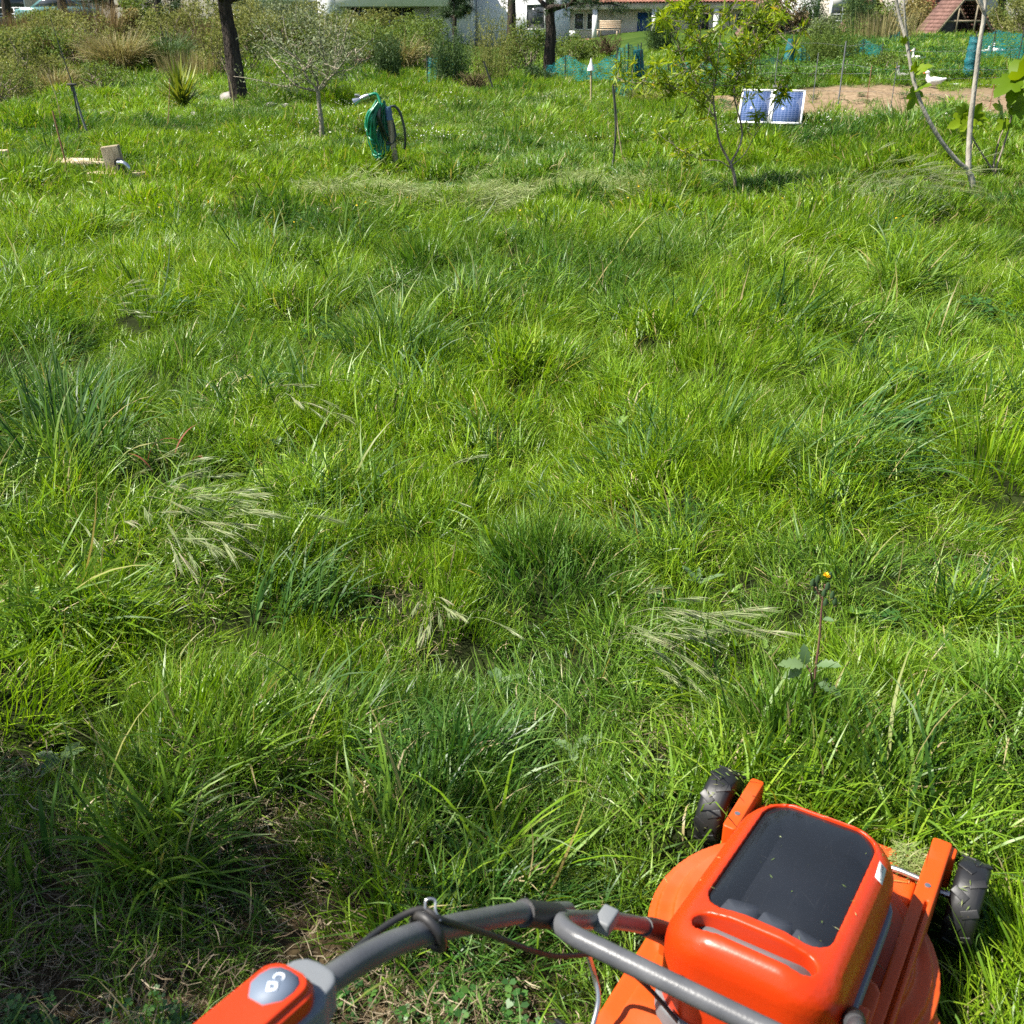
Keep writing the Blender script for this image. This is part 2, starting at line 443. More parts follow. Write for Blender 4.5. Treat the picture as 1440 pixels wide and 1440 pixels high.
def scatter(name, protos, P, rot, scl, idx, tint, label, cat='grass'):
    """one object whose points carry clump shapes"""
    col = bpy.data.collections.new(name + '_shapes')
    for i, p in enumerate(protos):
        p.name = '%s_shape_%03d' % (name, i); col.objects.link(p)
    me = bpy.data.meshes.new(name); me.vertices.add(len(P)); me.vertices.foreach_set('co', np.asarray(P, float).ravel())
    me.attributes.new('rot', 'FLOAT_VECTOR', 'POINT').data.foreach_set('vector', np.asarray(rot, float).ravel())
    me.attributes.new('scl', 'FLOAT_VECTOR', 'POINT').data.foreach_set('vector', np.asarray(scl, float).ravel())
    me.attributes.new('idx', 'INT', 'POINT').data.foreach_set('value', np.asarray(idx, np.int32))
    me.attributes.new('tint', 'FLOAT', 'POINT').data.foreach_set('value', np.asarray(tint, float))
    o = link(name, me)
    g = bpy.data.node_groups.new(name + '_scatter', 'GeometryNodeTree')
    g.interface.new_socket('Geometry', in_out='INPUT', socket_type='NodeSocketGeometry')
    g.interface.new_socket('Geometry', in_out='OUTPUT', socket_type='NodeSocketGeometry')
    N = g.nodes; gi = N.new('NodeGroupInput'); go = N.new('NodeGroupOutput')
    ip = N.new('GeometryNodeInstanceOnPoints'); ci = N.new('GeometryNodeCollectionInfo')
    ci.inputs[0].default_value = col; ci.inputs['Separate Children'].default_value = True; ci.inputs['Reset Children'].default_value = True
    def na(nm, t):
        q = N.new('GeometryNodeInputNamedAttribute'); q.data_type = t; q.inputs[0].default_value = nm; return q.outputs[0]
    er = N.new('FunctionNodeEulerToRotation')
    L = g.links.new
    L(gi.outputs[0], ip.inputs['Points']); L(ci.outputs[0], ip.inputs['Instance']); ip.inputs['Pick Instance'].default_value = True
    L(na('idx', 'INT'), ip.inputs['Instance Index']); L(na('rot', 'FLOAT_VECTOR'), er.inputs[0]); L(er.outputs[0], ip.inputs['Rotation'])
    L(na('scl', 'FLOAT_VECTOR'), ip.inputs['Scale']); L(ip.outputs[0], go.inputs[0])
    md = o.modifiers.new('scatter', 'NODES'); md.node_group = g
    return tag(o, label, cat, kind='stuff')

def points(y0, y1, dens, pad=1.0):
    """random places in the wedge the lens (and a lens a step aside) sees between two distances"""
    w1 = y1 * .62 + pad + 1.2
    n = int(dens * 2 * w1 * (y1 - y0))
    x = rng.uniform(-w1, w1, n); y = rng.uniform(y0, y1, n)
    k = np.abs(x) < np.maximum(y, .8) * .58 + pad + .6
    return x[k], y[k]

MOWER_AT, MOWER_RZ = (0.648, 1.557), -math.radians(32)
def mower_local(x, y):
    dx = x - MOWER_AT[0]; dy = y - MOWER_AT[1]; c, s = math.cos(-MOWER_RZ), math.sin(-MOWER_RZ)
    return dx * c - dy * s, dx * s + dy * c

fine = [clump(62, .075, (.07, .19), (.0022, .0041), (.16, .18), (.65, .4), GRASS, 'f', K=4) for _ in range(6)]
mess = [clump(56, .085, (.08, .21), (.0024, .0048), (.5, .32), (1.0, .55), GRASS, 'm', K=4, out=.3, comb=.45) for _ in range(5)]
wide = [clump(22, .06, (.15, .32), (.0036, .0066), (.28, .22), (1.1, .5), WIDE, 'w', K=6, comb=.4) for _ in range(5)]
low = [clump(55, .10, (.03, .10), (.0022, .0042), (.5, .4), (.7, .5), GRASS, 'l', K=3) for _ in range(4)]
far_ = [clump(90, .20, (.08, .20), (.006, .0115), (.4, .3), (.9, .5), GRASS, 'r', K=3, pw=.6) for _ in range(6)]
SH = fine + mess + wide + low + far_
i_f, i_m, i_w, i_l, i_r = 0, 6, 11, 16, 20

xs, ys, ids, sc, ti, lean, bl = [], [], [], [], [], [], []
for (y0, y1, dens, big) in ((-.6, 4.2, 240, 1.0), (4.2, 8.5, 130, 1.35), (8.5, 16, 70, 1.0), (16, 27, 30, 1.25), (27, 46, 9, 1.6)):
    x, y = points(y0, y1, dens, 1.6 if y0 < 8 else 2.5)
    n = len(x); r = rng.random(n)
    # nearest tuft: how far out in it, and which way is outwards
    T = TUFTS[(TUFTS[:, 1] > y0 - 1) & (TUFTS[:, 1] < y1 + 1)]; q = np.full(n, 9.0); ti_ = np.zeros(n, int)
    for c0 in range(0, n, 4000):
        dd = np.hypot(x[c0:c0 + 4000, None] - T[None, :, 0], y[c0:c0 + 4000, None] - T[None, :, 1]) / T[None, :, 2]
        ti_[c0:c0 + 4000] = dd.argmin(1); q[c0:c0 + 4000] = dd.min(1)
    if len(T) == 0 or y0 >= 27: tv = np.full(n, .4); q = rng.uniform(.3, 1, n); tk = rng.random(n); tc = rng.random(n); outw = rng.random(n) * 6.283
    else: tv = T[ti_, 3]; tk = T[ti_, 4]; tc = T[ti_, 5]; outw = np.arctan2(y - T[ti_, 1], x - T[ti_, 0])
    ins = 1 - ss(.55, 1.35, q)
    tall = fbm(x * 1.1, y * 1.1, 31, 2); blue = fbm(x * .45 + 7, y * .45, 51, 3)
    bare = bare_mask(x, y); soil = soil_mask(x, y)
    t = np.where(r < np.where(tk < .45, .75, .2), i_f + rng.integers(0, 6, n), i_m + rng.integers(0, 5, n))
    pw = np.where(tk > .86, .36, .03) * ins + .02
    t = np.where(rng.random(n) < pw, i_w + rng.integers(0, 5, n), t)
    s = big * (.50 + .38 * tall + ins * (.12 + .42 * tv)) * rng.uniform(.8, 1.2, n)
    if y0 >= 8: t = np.where(rng.random(n) < .80, i_r + rng.integers(0, 6, n), t)
    if y0 >= 8: s = np.where(t >= i_r, big * (.38 + .25 * tall + ins * (.2 + .6 * tv)) * rng.uniform(.8, 1.2, n), s * 1.1)
    s = s * (1 - .30 * bare)
    t = np.where(rng.random(n) < bare * .5, i_l + rng.integers(0, 4, n), t)
    keep = (rng.random(n) > bare * .12) & (rng.random(n) > soil * .97) & (rng.random(n) > .10 * (1 - ins) * (y0 < 16)) & (rng.random(n) > .9 * np.exp(-(((x + .10) / .19) ** 2 + ((y - 2.43) / .11) ** 2) ** 2))
    lx, ly = mower_local(x, y)
    under = (np.abs(lx) < .235) & (ly > -.72) & (ly < .03)
    under |= (np.hypot(lx, ly + .3) < .245)
    beside = (np.abs(np.abs(lx) - .245) < .045) & (np.abs(ly) < .09)
    cutstrip = (np.abs(lx) < .30) & (ly < -.55)           # behind the mower the strip is already cut
    s = np.where((np.abs(lx) < .36) & (ly < .06) & (ly > -.8), np.minimum(s, .62), s)
    s = np.where(beside, s * .4, s)
    t = np.where(cutstrip, i_l + rng.integers(0, 4, n), t)
    # clear the sight of the far solar panel and boards a little
    keep &= ~under
    tint = np.clip((blue - .38) * 2.2 + (tc - .45) * .8 + rng.normal(0, .12, n), 0, 1)
    wx = np.cos(outw) * (.06 + .34 * np.clip(q, 0, 1.25)) * (.4 + .6 * (q < 1.6)); wy = np.sin(outw) * (.06 + .34 * np.clip(q, 0, 1.25)) * (.4 + .6 * (q < 1.6))
    gd = (fbm(x * .35, y * .35, 81, 2) - .5) * 9; ga_ = np.clip(fbm(x * .8, y * .8, 71, 2) * 1.6 - .45, 0, 1) * .85
    wx = wx + np.cos(gd) * ga_ + rng.normal(0, .09, n); wy = wy + np.sin(gd) * ga_ + rng.normal(0, .09, n)
    ln = np.hypot(wx, wy); dirn = np.arctan2(wy, wx)
    for lst, v in ((xs, x), (ys, y), (ids, t), (sc, s), (ti, tint), (lean, ln), (bl, dirn)): lst.append(v[keep])
xs, ys, ids, sc, ti, lean, bl = map(np.concatenate, (xs, ys, ids, sc, ti, lean, bl))
n = len(xs)
def tilt(lean, dirn, spin):
    """euler of: spin about z, then lean towards dirn"""
    out = np.empty((len(lean), 3))
    cl, sl = np.cos(lean), np.sin(lean); cd, sd = np.cos(dirn), np.sin(dirn); cs, sn = np.cos(spin), np.sin(spin)
    # R = Rz(d) Ry(l) Rz(-d) Rz(s)
    a = np.zeros((len(lean), 3, 3)); z = np.zeros_like(cl); o = np.ones_like(cl)
    def st(r): return np.stack([np.stack(q, -1) for q in r], -2)
    A = st(((cd, -sd, z), (sd, cd, z), (z, z, o))); B = st(((cl, z, sl), (z, o, z), (-sl, z, cl))); C = st(((cd, sd, z), (-sd, cd, z), (z, z, o))); S = st(((cs, -sn, z), (sn, cs, z), (z, z, o)))
    R = A @ B @ C @ S
    out[:, 1] = -np.arcsin(np.clip(R[:, 2, 0], -1, 1)); out[:, 0] = np.arctan2(R[:, 2, 1], R[:, 2, 2]); out[:, 2] = np.arctan2(R[:, 1, 0], R[:, 0, 0])
    return out
comb_i = ((ids >= i_m) & (ids < i_l))
spin = np.where(comb_i, bl + rng.normal(0, .6, n), rng.random(n) * 6.283)
P = np.stack([xs, ys, terrain(xs, ys) - .004], -1)
scatter('grass', SH, P, tilt(np.clip(lean, 0, 1.0), bl, spin), np.stack([sc * 1.05, sc * 1.05, sc], -1), ids, ti, 'dense long green grass covering the whole garden')

# dry straw lying in the mown and trampled places, and thinly through the sward
def litter(n, r, L, W, mat, name, z=.012):
    acc = Acc(); b, a = disk(n, r); b[:, 2] = rng.uniform(0, z, n)
    blades(acc, b, rng.random(n) * 6.283, rng.uniform(*L, n), rng.uniform(*W, n), rng.normal(1.5, .16, n), rng.normal(0, .3, n), 2, rng.normal(0, 1.2, n), curl=rng.normal(0, .8, n), tipw=.4)
    return proto(name, acc, mat)
straw = [litter(80, .11, (.01, .055), (.0008, .0024), STRAW, 's', .03) for _ in range(4)]
cutg = [litter(60, .14, (.05, .16), (.002, .005), CUT, 'c', .05) for _ in range(4)]
x, y = points(.2, 3.2, 260); k = rng.random(len(x)) < np.clip(bare_mask(x, y) * 1.2, 0, 1) * .42 + .03; x, y = x[k], y[k]
lx, ly = mower_local(x, y); k = ~((np.abs(lx) < .24) & (ly > -.7) & (ly < .05)); x, y = x[k], y[k]
x2 = rng.uniform(-2.1, 1.6, 700); y2 = rng.normal(10.5, .42, 700) + .25 * np.sin(x2 * 2); k = fbm(x2 * 1.6, y2 * 1.6, 5) > .47; x2, y2 = x2[k], y2[k]
xa = np.concatenate([x, x2]); ya = np.concatenate([y, y2]); n = len(xa)
ia = np.concatenate([rng.integers(0, 4, len(x)), 4 + rng.integers(0, 4, len(x2))])
za = terrain(xa, ya) + np.concatenate([np.full(len(x), .002), rng.uniform(.04, .12, len(x2))])
scatter('dry_grass_litter', straw + cutg, np.stack([xa, ya, za], -1), np.stack([rng.normal(0, .2, n), rng.normal(0, .2, n), rng.random(n) * 6.28], -1),
        np.stack([rng.uniform(.8, 1.4, n)] * 3, -1), ia, np.zeros(n), 'pale dry cut grass and straw lying in mown patches', 'cut grass')

# clover and small leafy weeds
def clover(n, r, name):
    acc = Acc(); b, a = disk(n, r)
    h = rng.uniform(.025, .08, n); top = b + np.stack([rng.normal(0, .012, n), rng.normal(0, .012, n), h], -1)
    for k in range(3):
        aa = rng.random(n) * 6.283 if k == 0 else aa + 2.09
        d = np.stack([np.cos(aa), np.sin(aa), rng.normal(.15, .25, n)], -1)
        s = rng.uniform(.012, .022, n)
        up = np.array([0, 0, 1.0]); sd = np.cross(d, up); sd /= np.linalg.norm(sd, axis=1)[:, None]
        q = s[:, None]
        V = np.stack([top, top + d * q * .55 + sd * q * .48, top + d * q * 1.0 + sd * q * .3, top + d * q * .9, top + d * q * 1.0 - sd * q * .3, top + d * q * .55 - sd * q * .48], 1).reshape(-1, 3)
        F = (np.arange(n)[:, None, None] * 6 + np.array([[0, 1, 2], [0, 2, 3], [0, 3, 4], [0, 4, 5]])[None]).reshape(-1, 3)
        acc.add(V, F, np.repeat(rng.random(n), 6), .5)
    az = np.arctan2(top[:, 1] - b[:, 1], top[:, 0] - b[:, 0])
    blades(acc, b, az, h, .0016, .15, 0.0, 1, tipw=.8)
    return proto(name, acc, CLOVER)
clo = [clover(28, .09, 'k') for _ in range(4)]
x, y = points(.2, 3.4, 120); cl = fbm(x * 1.3, y * 1.3, 97, 2)
k = rng.random(len(x)) < np.where(bare_mask(x, y) > .3, .30 * (cl > .46), .05 * (cl > .55)); x, y = x[k], y[k]
lx, ly = mower_local(x, y); k = ~((np.abs(lx) < .28) & (ly > -.7) & (ly < .1)); x, y = x[k], y[k]
x2, y2 = points(3.4, 24, 6); k = fbm(x2 * .5, y2 * .5, 99) > .55; x2, y2 = x2[k], y2[k]
xa = np.concatenate([x, x2]); ya = np.concatenate([y, y2]); n = len(xa); s = np.concatenate([rng.uniform(.5, .85, len(x)), rng.uniform(.9, 1.6, len(x2))])
scatter('clover', clo, np.stack([xa, ya, terrain(xa, ya)], -1), np.stack([np.zeros(n), np.zeros(n), rng.random(n) * 6.28], -1), np.stack([s] * 3, -1),
        rng.integers(0, 4, n), np.zeros(n), 'small clover leaves growing through the short grass', 'clover')

# daisies and other tiny white flowers in the far part of the meadow
def daisy(n, r, name, mat, s=.007):
    acc = Acc(); b, a = disk(n, r); top = b + np.stack([np.zeros(n), np.zeros(n), rng.uniform(.13, .22, n)], -1)
    for i in range(n):
        aa = np.linspace(0, 6.283, 7, endpoint=False); ring = np.stack([np.cos(aa), np.sin(aa), rng.normal(.2, .2, 7)], -1) * s
        V = np.vstack([top[i], top[i] + ring @ np.array(Euler((rng.normal(0, .5), rng.normal(0, .5), 0)).to_matrix())])
        acc.add(V, np.array([[0, 1 + q, 1 + (q + 1) % 7] for q in range(7)]), rng.random(), .5)
    return proto(name, acc, mat)
dz = [daisy(7, .22, 'd', PETAL) for _ in range(4)]; dy = [daisy(2, .1, 'y', YELLOW) for _ in range(1)]
x = rng.uniform(-4, 8, 2600); y = rng.uniform(13.5, 25, 2600); k = (fbm(x * .4, y * .4, 77) > .50) & (rng.random(len(x)) < .22) & (np.abs(y - 18.5 - .2 * x) < 4) & (soil_mask(x, y) < .2); x, y = x[k], y[k]
x2 = rng.uniform(-3, 3, 14); y2 = rng.uniform(8, 10.4, 14)
xa = np.concatenate([x, x2]); ya = np.concatenate([y, y2]); n = len(xa)
scatter('daisies', dz + dy, np.stack([xa, ya, terrain(xa, ya)], -1), np.stack([np.zeros(n), np.zeros(n), rng.random(n) * 6.28], -1), np.stack([rng.uniform(.9, 1.3, n)] * 3, -1),
        np.concatenate([rng.integers(0, 4, len(x)), np.full(len(x2), 4)]), np.zeros(n), 'tiny white and yellow flowers dotted through the far meadow', 'flowers')
# ------------------------------------------------------------------ the lawn mower (local axes: x right, y forward, z up; origin under the front axle)
def moulded(name, adds, cuts, voxel, smooth, mat, parent):
    """plastic moulding: solids fused and hollowed, then remeshed and rounded"""
    def tmp(acc):
        o = bpy.data.objects.new('tmp', acc.mesh('tmp')); COL.objects.link(o); return o
    a = Acc()
    for f in adds: f(a)
    base = tmp(a); extra = []
    r0 = base.modifiers.new('r0', 'REMESH'); r0.mode = 'VOXEL'; r0.voxel_size = voxel
    for f in cuts:
        c = Acc(); f(c); co = tmp(c); extra.append(co)
        b = base.modifiers.new('b', 'BOOLEAN'); b.operation = 'DIFFERENCE'; b.object = co; b.solver = 'FAST'
    if cuts:
        r = base.modifiers.new('r', 'REMESH'); r.mode = 'VOXEL'; r.voxel_size = voxel
    s = base.modifiers.new('s', 'SMOOTH'); s.factor = .5; s.iterations = smooth
    dg = bpy.context.evaluated_depsgraph_get(); dg.update()
    me = bpy.data.meshes.new_from_object(base.evaluated_get(dg)); me.name = name
    for o in [base] + extra:
        old = o.data; bpy.data.objects.remove(o); bpy.data.meshes.remove(old)
    me.polygons.foreach_set('use_smooth', np.ones(len(me.polygons), bool))
    return link(name, me, mat, parent)

def prism(outline, z0, z1, ztop=None):
    """closed solid over a 2-D outline; z1 may be a function of (x, y)"""
    def f(acc):
        o = np.asarray(outline, float); n = len(o)
        lo = np.column_stack([o, [z0(*p) if callable(z0) else z0 for p in o]])
        hi = np.column_stack([o, [z1(*p) if callable(z1) else z1 for p in o]])
        c = o.mean(0)
        V = np.vstack([lo, hi, [*c, z0(*c) if callable(z0) else z0], [*c, z1(*c) if callable(z1) else z1]])
        i = np.arange(n); j = (i + 1) % n; n0 = acc.n
        acc.add(V, np.stack([i, j, j + n, i + n], -1))
        acc.f.append(np.vstack([np.stack([j, i, np.full(n, 2 * n)], -1), np.stack([i + n, j + n, np.full(n, 2 * n + 1)], -1)]) + n0)
    return f

def rrect(x0, x1, y0, y1, r, n=8):
    out = []
    for cx, cy, a in ((x1 - r, y1 - r, 0), (x0 + r, y1 - r, 90), (x0 + r, y0 + r, 180), (x1 - r, y0 + r, 270)):
        for t in np.linspace(0, 90, n):
            out.append((cx + r * math.cos(math.radians(a + t)), cy + r * math.sin(math.radians(a + t))))
    return out

def circ(cx, cy, r, n=48, a0=0, a1=360):
    t = np.radians(np.linspace(a0, a1, n, endpoint=False)); return list(zip(cx + r * np.cos(t), cy + r * np.sin(t)))

def plastic(name, c, rough, dirt=.25, spec=.5, dustc=(.16, .13, .07)):
    m, nt, bs = nodes(name)
    co = nt.nodes.new('ShaderNodeTexCoord')
    a = nt.nodes.new('ShaderNodeTexNoise'); a.inputs['Scale'].default_value = 7; a.inputs['Detail'].default_value = 8
    b = nt.nodes.new('ShaderNodeTexNoise'); b.inputs['Scale'].default_value = 160; b.inputs['Detail'].default_value = 3
    v = nt.nodes.new('ShaderNodeTexVoronoi'); v.inputs['Scale'].default_value = 60
    for q in (a, b, v): nt.links.new(co.outputs['Object'], q.inputs['Vector'])
    f = ramp(nt, [(.45, (0, 0, 0)), (.8, (dirt, dirt, dirt))], a.outputs[0])
    base = mixc(nt, f.outputs[0], c, dustc)
    sp = ramp(nt, [(.0, (.7, .7, .7)), (.10, (0, 0, 0))], v.outputs[0])
    mm = nt.nodes.new('ShaderNodeMath'); mm.operation = 'MULTIPLY'; nt.links.new(sp.outputs[0], mm.inputs[0]); nt.links.new(ramp(nt, [(.55, (0, 0, 0)), (.62, (1, 1, 1))], a.outputs[0]).outputs[0], mm.inputs[1])
    base = mixc(nt, mm.outputs[0], base, (.10, .07, .02))
    nt.links.new(base, bs.inputs['Base Color'])
    r = nt.nodes.new('ShaderNodeMapRange'); r.inputs[3].default_value = rough; r.inputs[4].default_value = rough + .25
    nt.links.new(a.outputs[0], r.inputs[0]); nt.links.new(r.outputs[0], bs.inputs['Roughness'])
    bs.inputs['Specular IOR Level'].default_value = spec
    bp = nt.nodes.new('ShaderNodeBump'); bp.inputs['Strength'].default_value = .06; bp.inputs['Distance'].default_value = .004
    nt.links.new(b.outputs[0], bp.inputs['Height']); nt.links.new(bp.outputs[0], bs.inputs['Normal'])
    return m

ORANGE = plastic('orange_gloss_plastic', (.46, .029, .002), .26, .08, .38)
DECK = plastic('orange_deck_plastic', (.45, .054, .002), .38, .40, .35)
GREYP = plastic('grey_plastic', (.13, .14, .15), .45, .15)
BLACKP = plastic('black_plastic', (.016, .016, .018), .4, .12)
TYRE = plastic('black_tyre_plastic', (.007, .007, .008), .36, .10, dustc=(.05, .055, .03))
TUBE = solid('grey_painted_tube', (.060, .062, .068), (.09, .092, .098), 18, .30, .4, 0, .05, 260, rough2=.45)
STEEL = solid('galvanised_wire', (.55, .55, .54), (.4, .4, .4), 40, .3, .5, .9)
INNER = solid('charcoal_compartment', (.035, .038, .045), (.05, .053, .06), 12, .45)
INNER2 = solid('grey_battery_case', (.34, .35, .37), (.40, .41, .43), 12, .5)
WHITE = solid('white_label', (.60, .60, .59), (.66, .66, .65), 20, .5)
INK = solid('grey_ink', (.05, .055, .07), None, 20, .6)
ICON = solid('pale_print', (.72, .76, .82), None, 20, .6)
PAD = solid('blue_grey_button', (.10, .13, .18), (.12, .15, .20), 20, .6)
m, nt, bs = nodes('smoked_lid')
nt.nodes.remove(bs)
tr = nt.nodes.new('ShaderNodeBsdfTransparent'); tr.inputs[0].default_value = (.52, .54, .58, 1)
gl = nt.nodes.new('ShaderNodeBsdfPrincipled'); gl.inputs['Base Color'].default_value = (.10, .11, .13, 1); gl.inputs['Roughness'].default_value = .10
co = nt.nodes.new('ShaderNodeTexCoord'); nn = nt.nodes.new('ShaderNodeTexNoise'); nn.inputs['Scale'].default_value = 14; nn.inputs['Detail'].default_value = 9
nt.links.new(co.outputs['Object'], nn.inputs['Vector'])
wv = nt.nodes.new('ShaderNodeTexVoronoi'); wv.feature = 'DISTANCE_TO_EDGE'; wv.inputs['Scale'].default_value = 26
mp = nt.nodes.new('ShaderNodeMapping'); mp.inputs['Scale'].default_value = (1, .22, 1); mp.inputs['Rotation'].default_value = (0, 0, .5)
nt.links.new(co.outputs['Object'], mp.inputs[0]); nt.links.new(mp.outputs[0], wv.inputs['Vector'])
scr = ramp(nt, [(0, (.16, .16, .16)), (.005, (0, 0, 0))], wv.outputs[0])
k = nt.nodes.new('ShaderNodeMath'); k.operation = 'MULTIPLY'; nt.links.new(scr.outputs[0], k.inputs[0]); nt.links.new(ramp(nt, [(.5, (0, 0, 0)), (.62, (1, 1, 1))], nn.outputs[0]).outputs[0], k.inputs[1])
nt.links.new(mixc(nt, k.outputs[0], (.026, .030, .037), (.4, .4, .4)), gl.inputs['Base Color'])
gl.inputs['Roughness'].default_value = .05
mx = nt.nodes.new('ShaderNodeMixShader'); mx.inputs[0].default_value = .38
nt.links.new(tr.outputs[0], mx.inputs[1]); nt.links.new(gl.outputs[0], mx.inputs[2]); nt.links.new(mx.outputs[0], nt.nodes['Material Output'].inputs[0])
LID = m

MZ = tz(*MOWER_AT) + .012
mw = thing('lawn_mower', 'orange battery lawn mower with smoked lid and grey tube handle standing in long grass', 'lawn mower', (*MOWER_AT, MZ), MOWER_RZ)

# deck: round blade housing, nose between the front wheels, rear discharge box
moulded('deck', [
    prism(circ(0, -.30, .250), .055, .125), prism(circ(0, -.30, .235), .10, .140), prism(circ(0, -.30, .205), .10, .158),
    prism(rrect(-.17, .17, -.30, .030, .04), .055, .120), prism(rrect(-.16, .16, -.34, .012, .04), .08, .135),
    prism(rrect(-.215, .215, -.70, -.33, .06), .055, .135), prism(rrect(-.17, .17, -.70, -.36, .03), .06, .185),
    prism(rrect(-.125, .125, -.60, -.22, .05), .10, .205),
    prism(rrect(.205, .262, -.47, -.30, .02), .05, .105)], [], .004, 5, DECK, mw)
# rails along both sides, with two long slots each
for sx in (-1, 1):
    cuts = [prism(rrect(sx * .182 + off - .0028, sx * .182 + off + .0028, -.60, -.135, .0025, 3), .164, .3) for off in (-.0065, .0065)] if sx > 0 else []
    y0, w_, top = (-.66, .018, .178) if sx > 0 else (-.13, .014, .160)
    moulded('side_rail', [prism(rrect(sx * .182 - w_, sx * .182 + w_, y0, .036, .006, 4), .09, top),
                          prism(rrect(sx * .182 - w_, sx * .182 + (.028 if sx > 0 else w_), .008, .040, .006, 4), .09, top - .012)], cuts, .0022, 2, DECK, mw)
# stepped ribs on the deck beside the hood
for sx in (-1, 1):
    for k in range(4):
        a = Acc(); box(a, (min(sx * .118, sx * .165), -.43 - k * .013, .12), (max(sx * .118, sx * .165), -.423 - k * .013, .186), bev=.0015); part(a, 'rib', DECK, mw, False)
# front crossbar of pressed steel with cuttings lying on the nose
a = Acc(); tube(a, [(-.235, 0, .085), (.235, 0, .085)], .007, 10); part(a, 'front_axle', STEEL, mw)
a = Acc(); tube(a, spline([(.10, -.055, .145), (.13, -.058, .150), (.165, -.06, .150)], 4), .0055, 8); part(a, 'metal_rod', STEEL, mw)
a = Acc(); n = 420
b = np.stack([rng.normal(.138, .018, n), rng.normal(-.018, .016, n), np.zeros(n)], -1); b[:, 2] = .137 + np.abs(rng.normal(0, .008, n))
blades(a, b, rng.random(n) * 6.28, rng.uniform(.012, .04, n), rng.uniform(.0012, .0026, n), rng.normal(1.45, .25, n), rng.normal(.1, .3, n), 2, tipw=.4)
n2 = 220; b2 = np.stack([rng.uniform(-.24, .24, n2), rng.uniform(-.6, -.08, n2), np.full(n2, .145)], -1); k = (np.hypot(b2[:, 0], b2[:, 1] + .3) > .13) & (np.hypot(b2[:, 0], b2[:, 1] + .3) < .243) & (np.abs(np.abs(b2[:, 0]) - .182) > .03); b2 = b2[k]; b2[:, 2] = np.where(np.hypot(b2[:, 0], b2[:, 1] + .3) < .2, .145, np.where(np.hypot(b2[:, 0], b2[:, 1] + .3) < .23, .127, .112))
blades(a, b2 + [0, 0, .016], rng.random(len(b2)) * 6.28, rng.uniform(.01, .03, len(b2)), .0016, 1.55, 0.0, 2, tipw=.4)
tag(part(a, 'grass_clippings', CUT, mw), kind='stuff')

# hood: one glossy moulding with a window and a carrying slot at its back edge
HZ = lambda x, y: .342 + (-.19 - y) * .150 - 1.6 * (x - .012) ** 2          # its top rises towards the back
H0, H1, HY0, HY1 = -.130, .142, -.632, -.182
def hood_layers():
    R = .042; out = [prism(rrect(H0, H1, HY0, HY1, .075, 12), .212, lambda x, y: HZ(x, y) - R)]
    for t in np.linspace(15, 90, 7):
        i = R * .75 * (1 - math.cos(math.radians(t))); dz = R * (1 - math.sin(math.radians(t)))
        out.append(prism(rrect(H0 + i, H1 - i, HY0 + i, HY1 - i, .075 - i * .6, 12), .25, lambda x, y, dz=dz: HZ(x, y) - dz))
    return out
hood = moulded('hood', hood_layers(),
    [prism(rrect(H0 + .040, H1 - .040, -.536, -.206, .040, 10), lambda x, y: HZ(x, y) - .075, .6),
     prism(rrect(H0 + .044, H1 - .044, -.598, -.556, .0209, 8), lambda x, y: HZ(x, y) - .06, .6)], .0034, 6, ORANGE, mw)
# window insert: compartment floor, battery cases, then the smoked lid over it
a = Acc(); prism(rrect(H0 + .041, H1 - .041, -.535, -.207, .039, 10), lambda x, y: HZ(x, y) - .078, lambda x, y: HZ(x, y) - .066)(a); part(a, 'compartment', INNER, hood, False)
for i, (x0, x1) in enumerate(((-.070, -.020), (-.010, .036), (.044, .094))):
    a = Acc(); prism(rrect(x0, x1, -.531, -.461 - .008 * i, .006, 4), lambda x, y: HZ(x, y) - .07, lambda x, y: HZ(x, y) - .026 - (y + .531) * .25)(a); part(a, 'battery_case', INNER2, hood, False)
a = Acc(); wl = np.array(rrect(H0 + .0418, H1 - .0418, -.5342, -.2078, .0385, 12)); k_ = len(wl); V = np.vstack([np.column_stack([wl, [HZ(*p) - .07 for p in wl]]), np.column_stack([wl, [HZ(*p) - .013 for p in wl]])]); i_ = np.arange(k_); a.add(V, np.stack([i_, (i_ + 1) % k_, (i_ + 1) % k_ + k_, i_ + k_], -1)); part(a, 'liner', INNER, hood)
a = Acc(); rim = np.array(rrect(H0 + .0385, H1 - .0385, -.5375, -.2045, .041, 12)); c = rim.mean(0); rings = 8; V = []
for q in range(rings + 1):
    s = 1 - q / rings if q < rings else .0
    p = c + (rim - c) * s; d = 1 - s ** 4
    V.append(np.column_stack([p, [HZ(*xy) - .010 + .006 * d for xy in p]]))
V = np.concatenate(V); nr = len(rim); ii, jj = np.meshgrid(np.arange(rings), np.arange(nr), indexing='ij'); j2 = (jj + 1) % nr
a.add(V, np.stack([ii * nr + jj, ii * nr + j2, (ii + 1) * nr + j2, (ii + 1) * nr + jj], -1).reshape(-1, 4)); part(a, 'smoked_lid', LID, hood)
a = Acc(); prism(rrect(H0 + .042, H1 - .042, -.600, -.554, .021, 8), lambda x, y: HZ(x, y) - .066, lambda x, y: HZ(x, y) - .030)(a); part(a, 'slot_floor', GREYP, hood, False)
# grey gasket between hood and deck
moulded('gasket', [prism(rrect(H0 - .002, H1 + .008, HY0 - .004, HY1 - .02, .06, 10), .196, .232)], [], .004, 3, GREYP, mw)
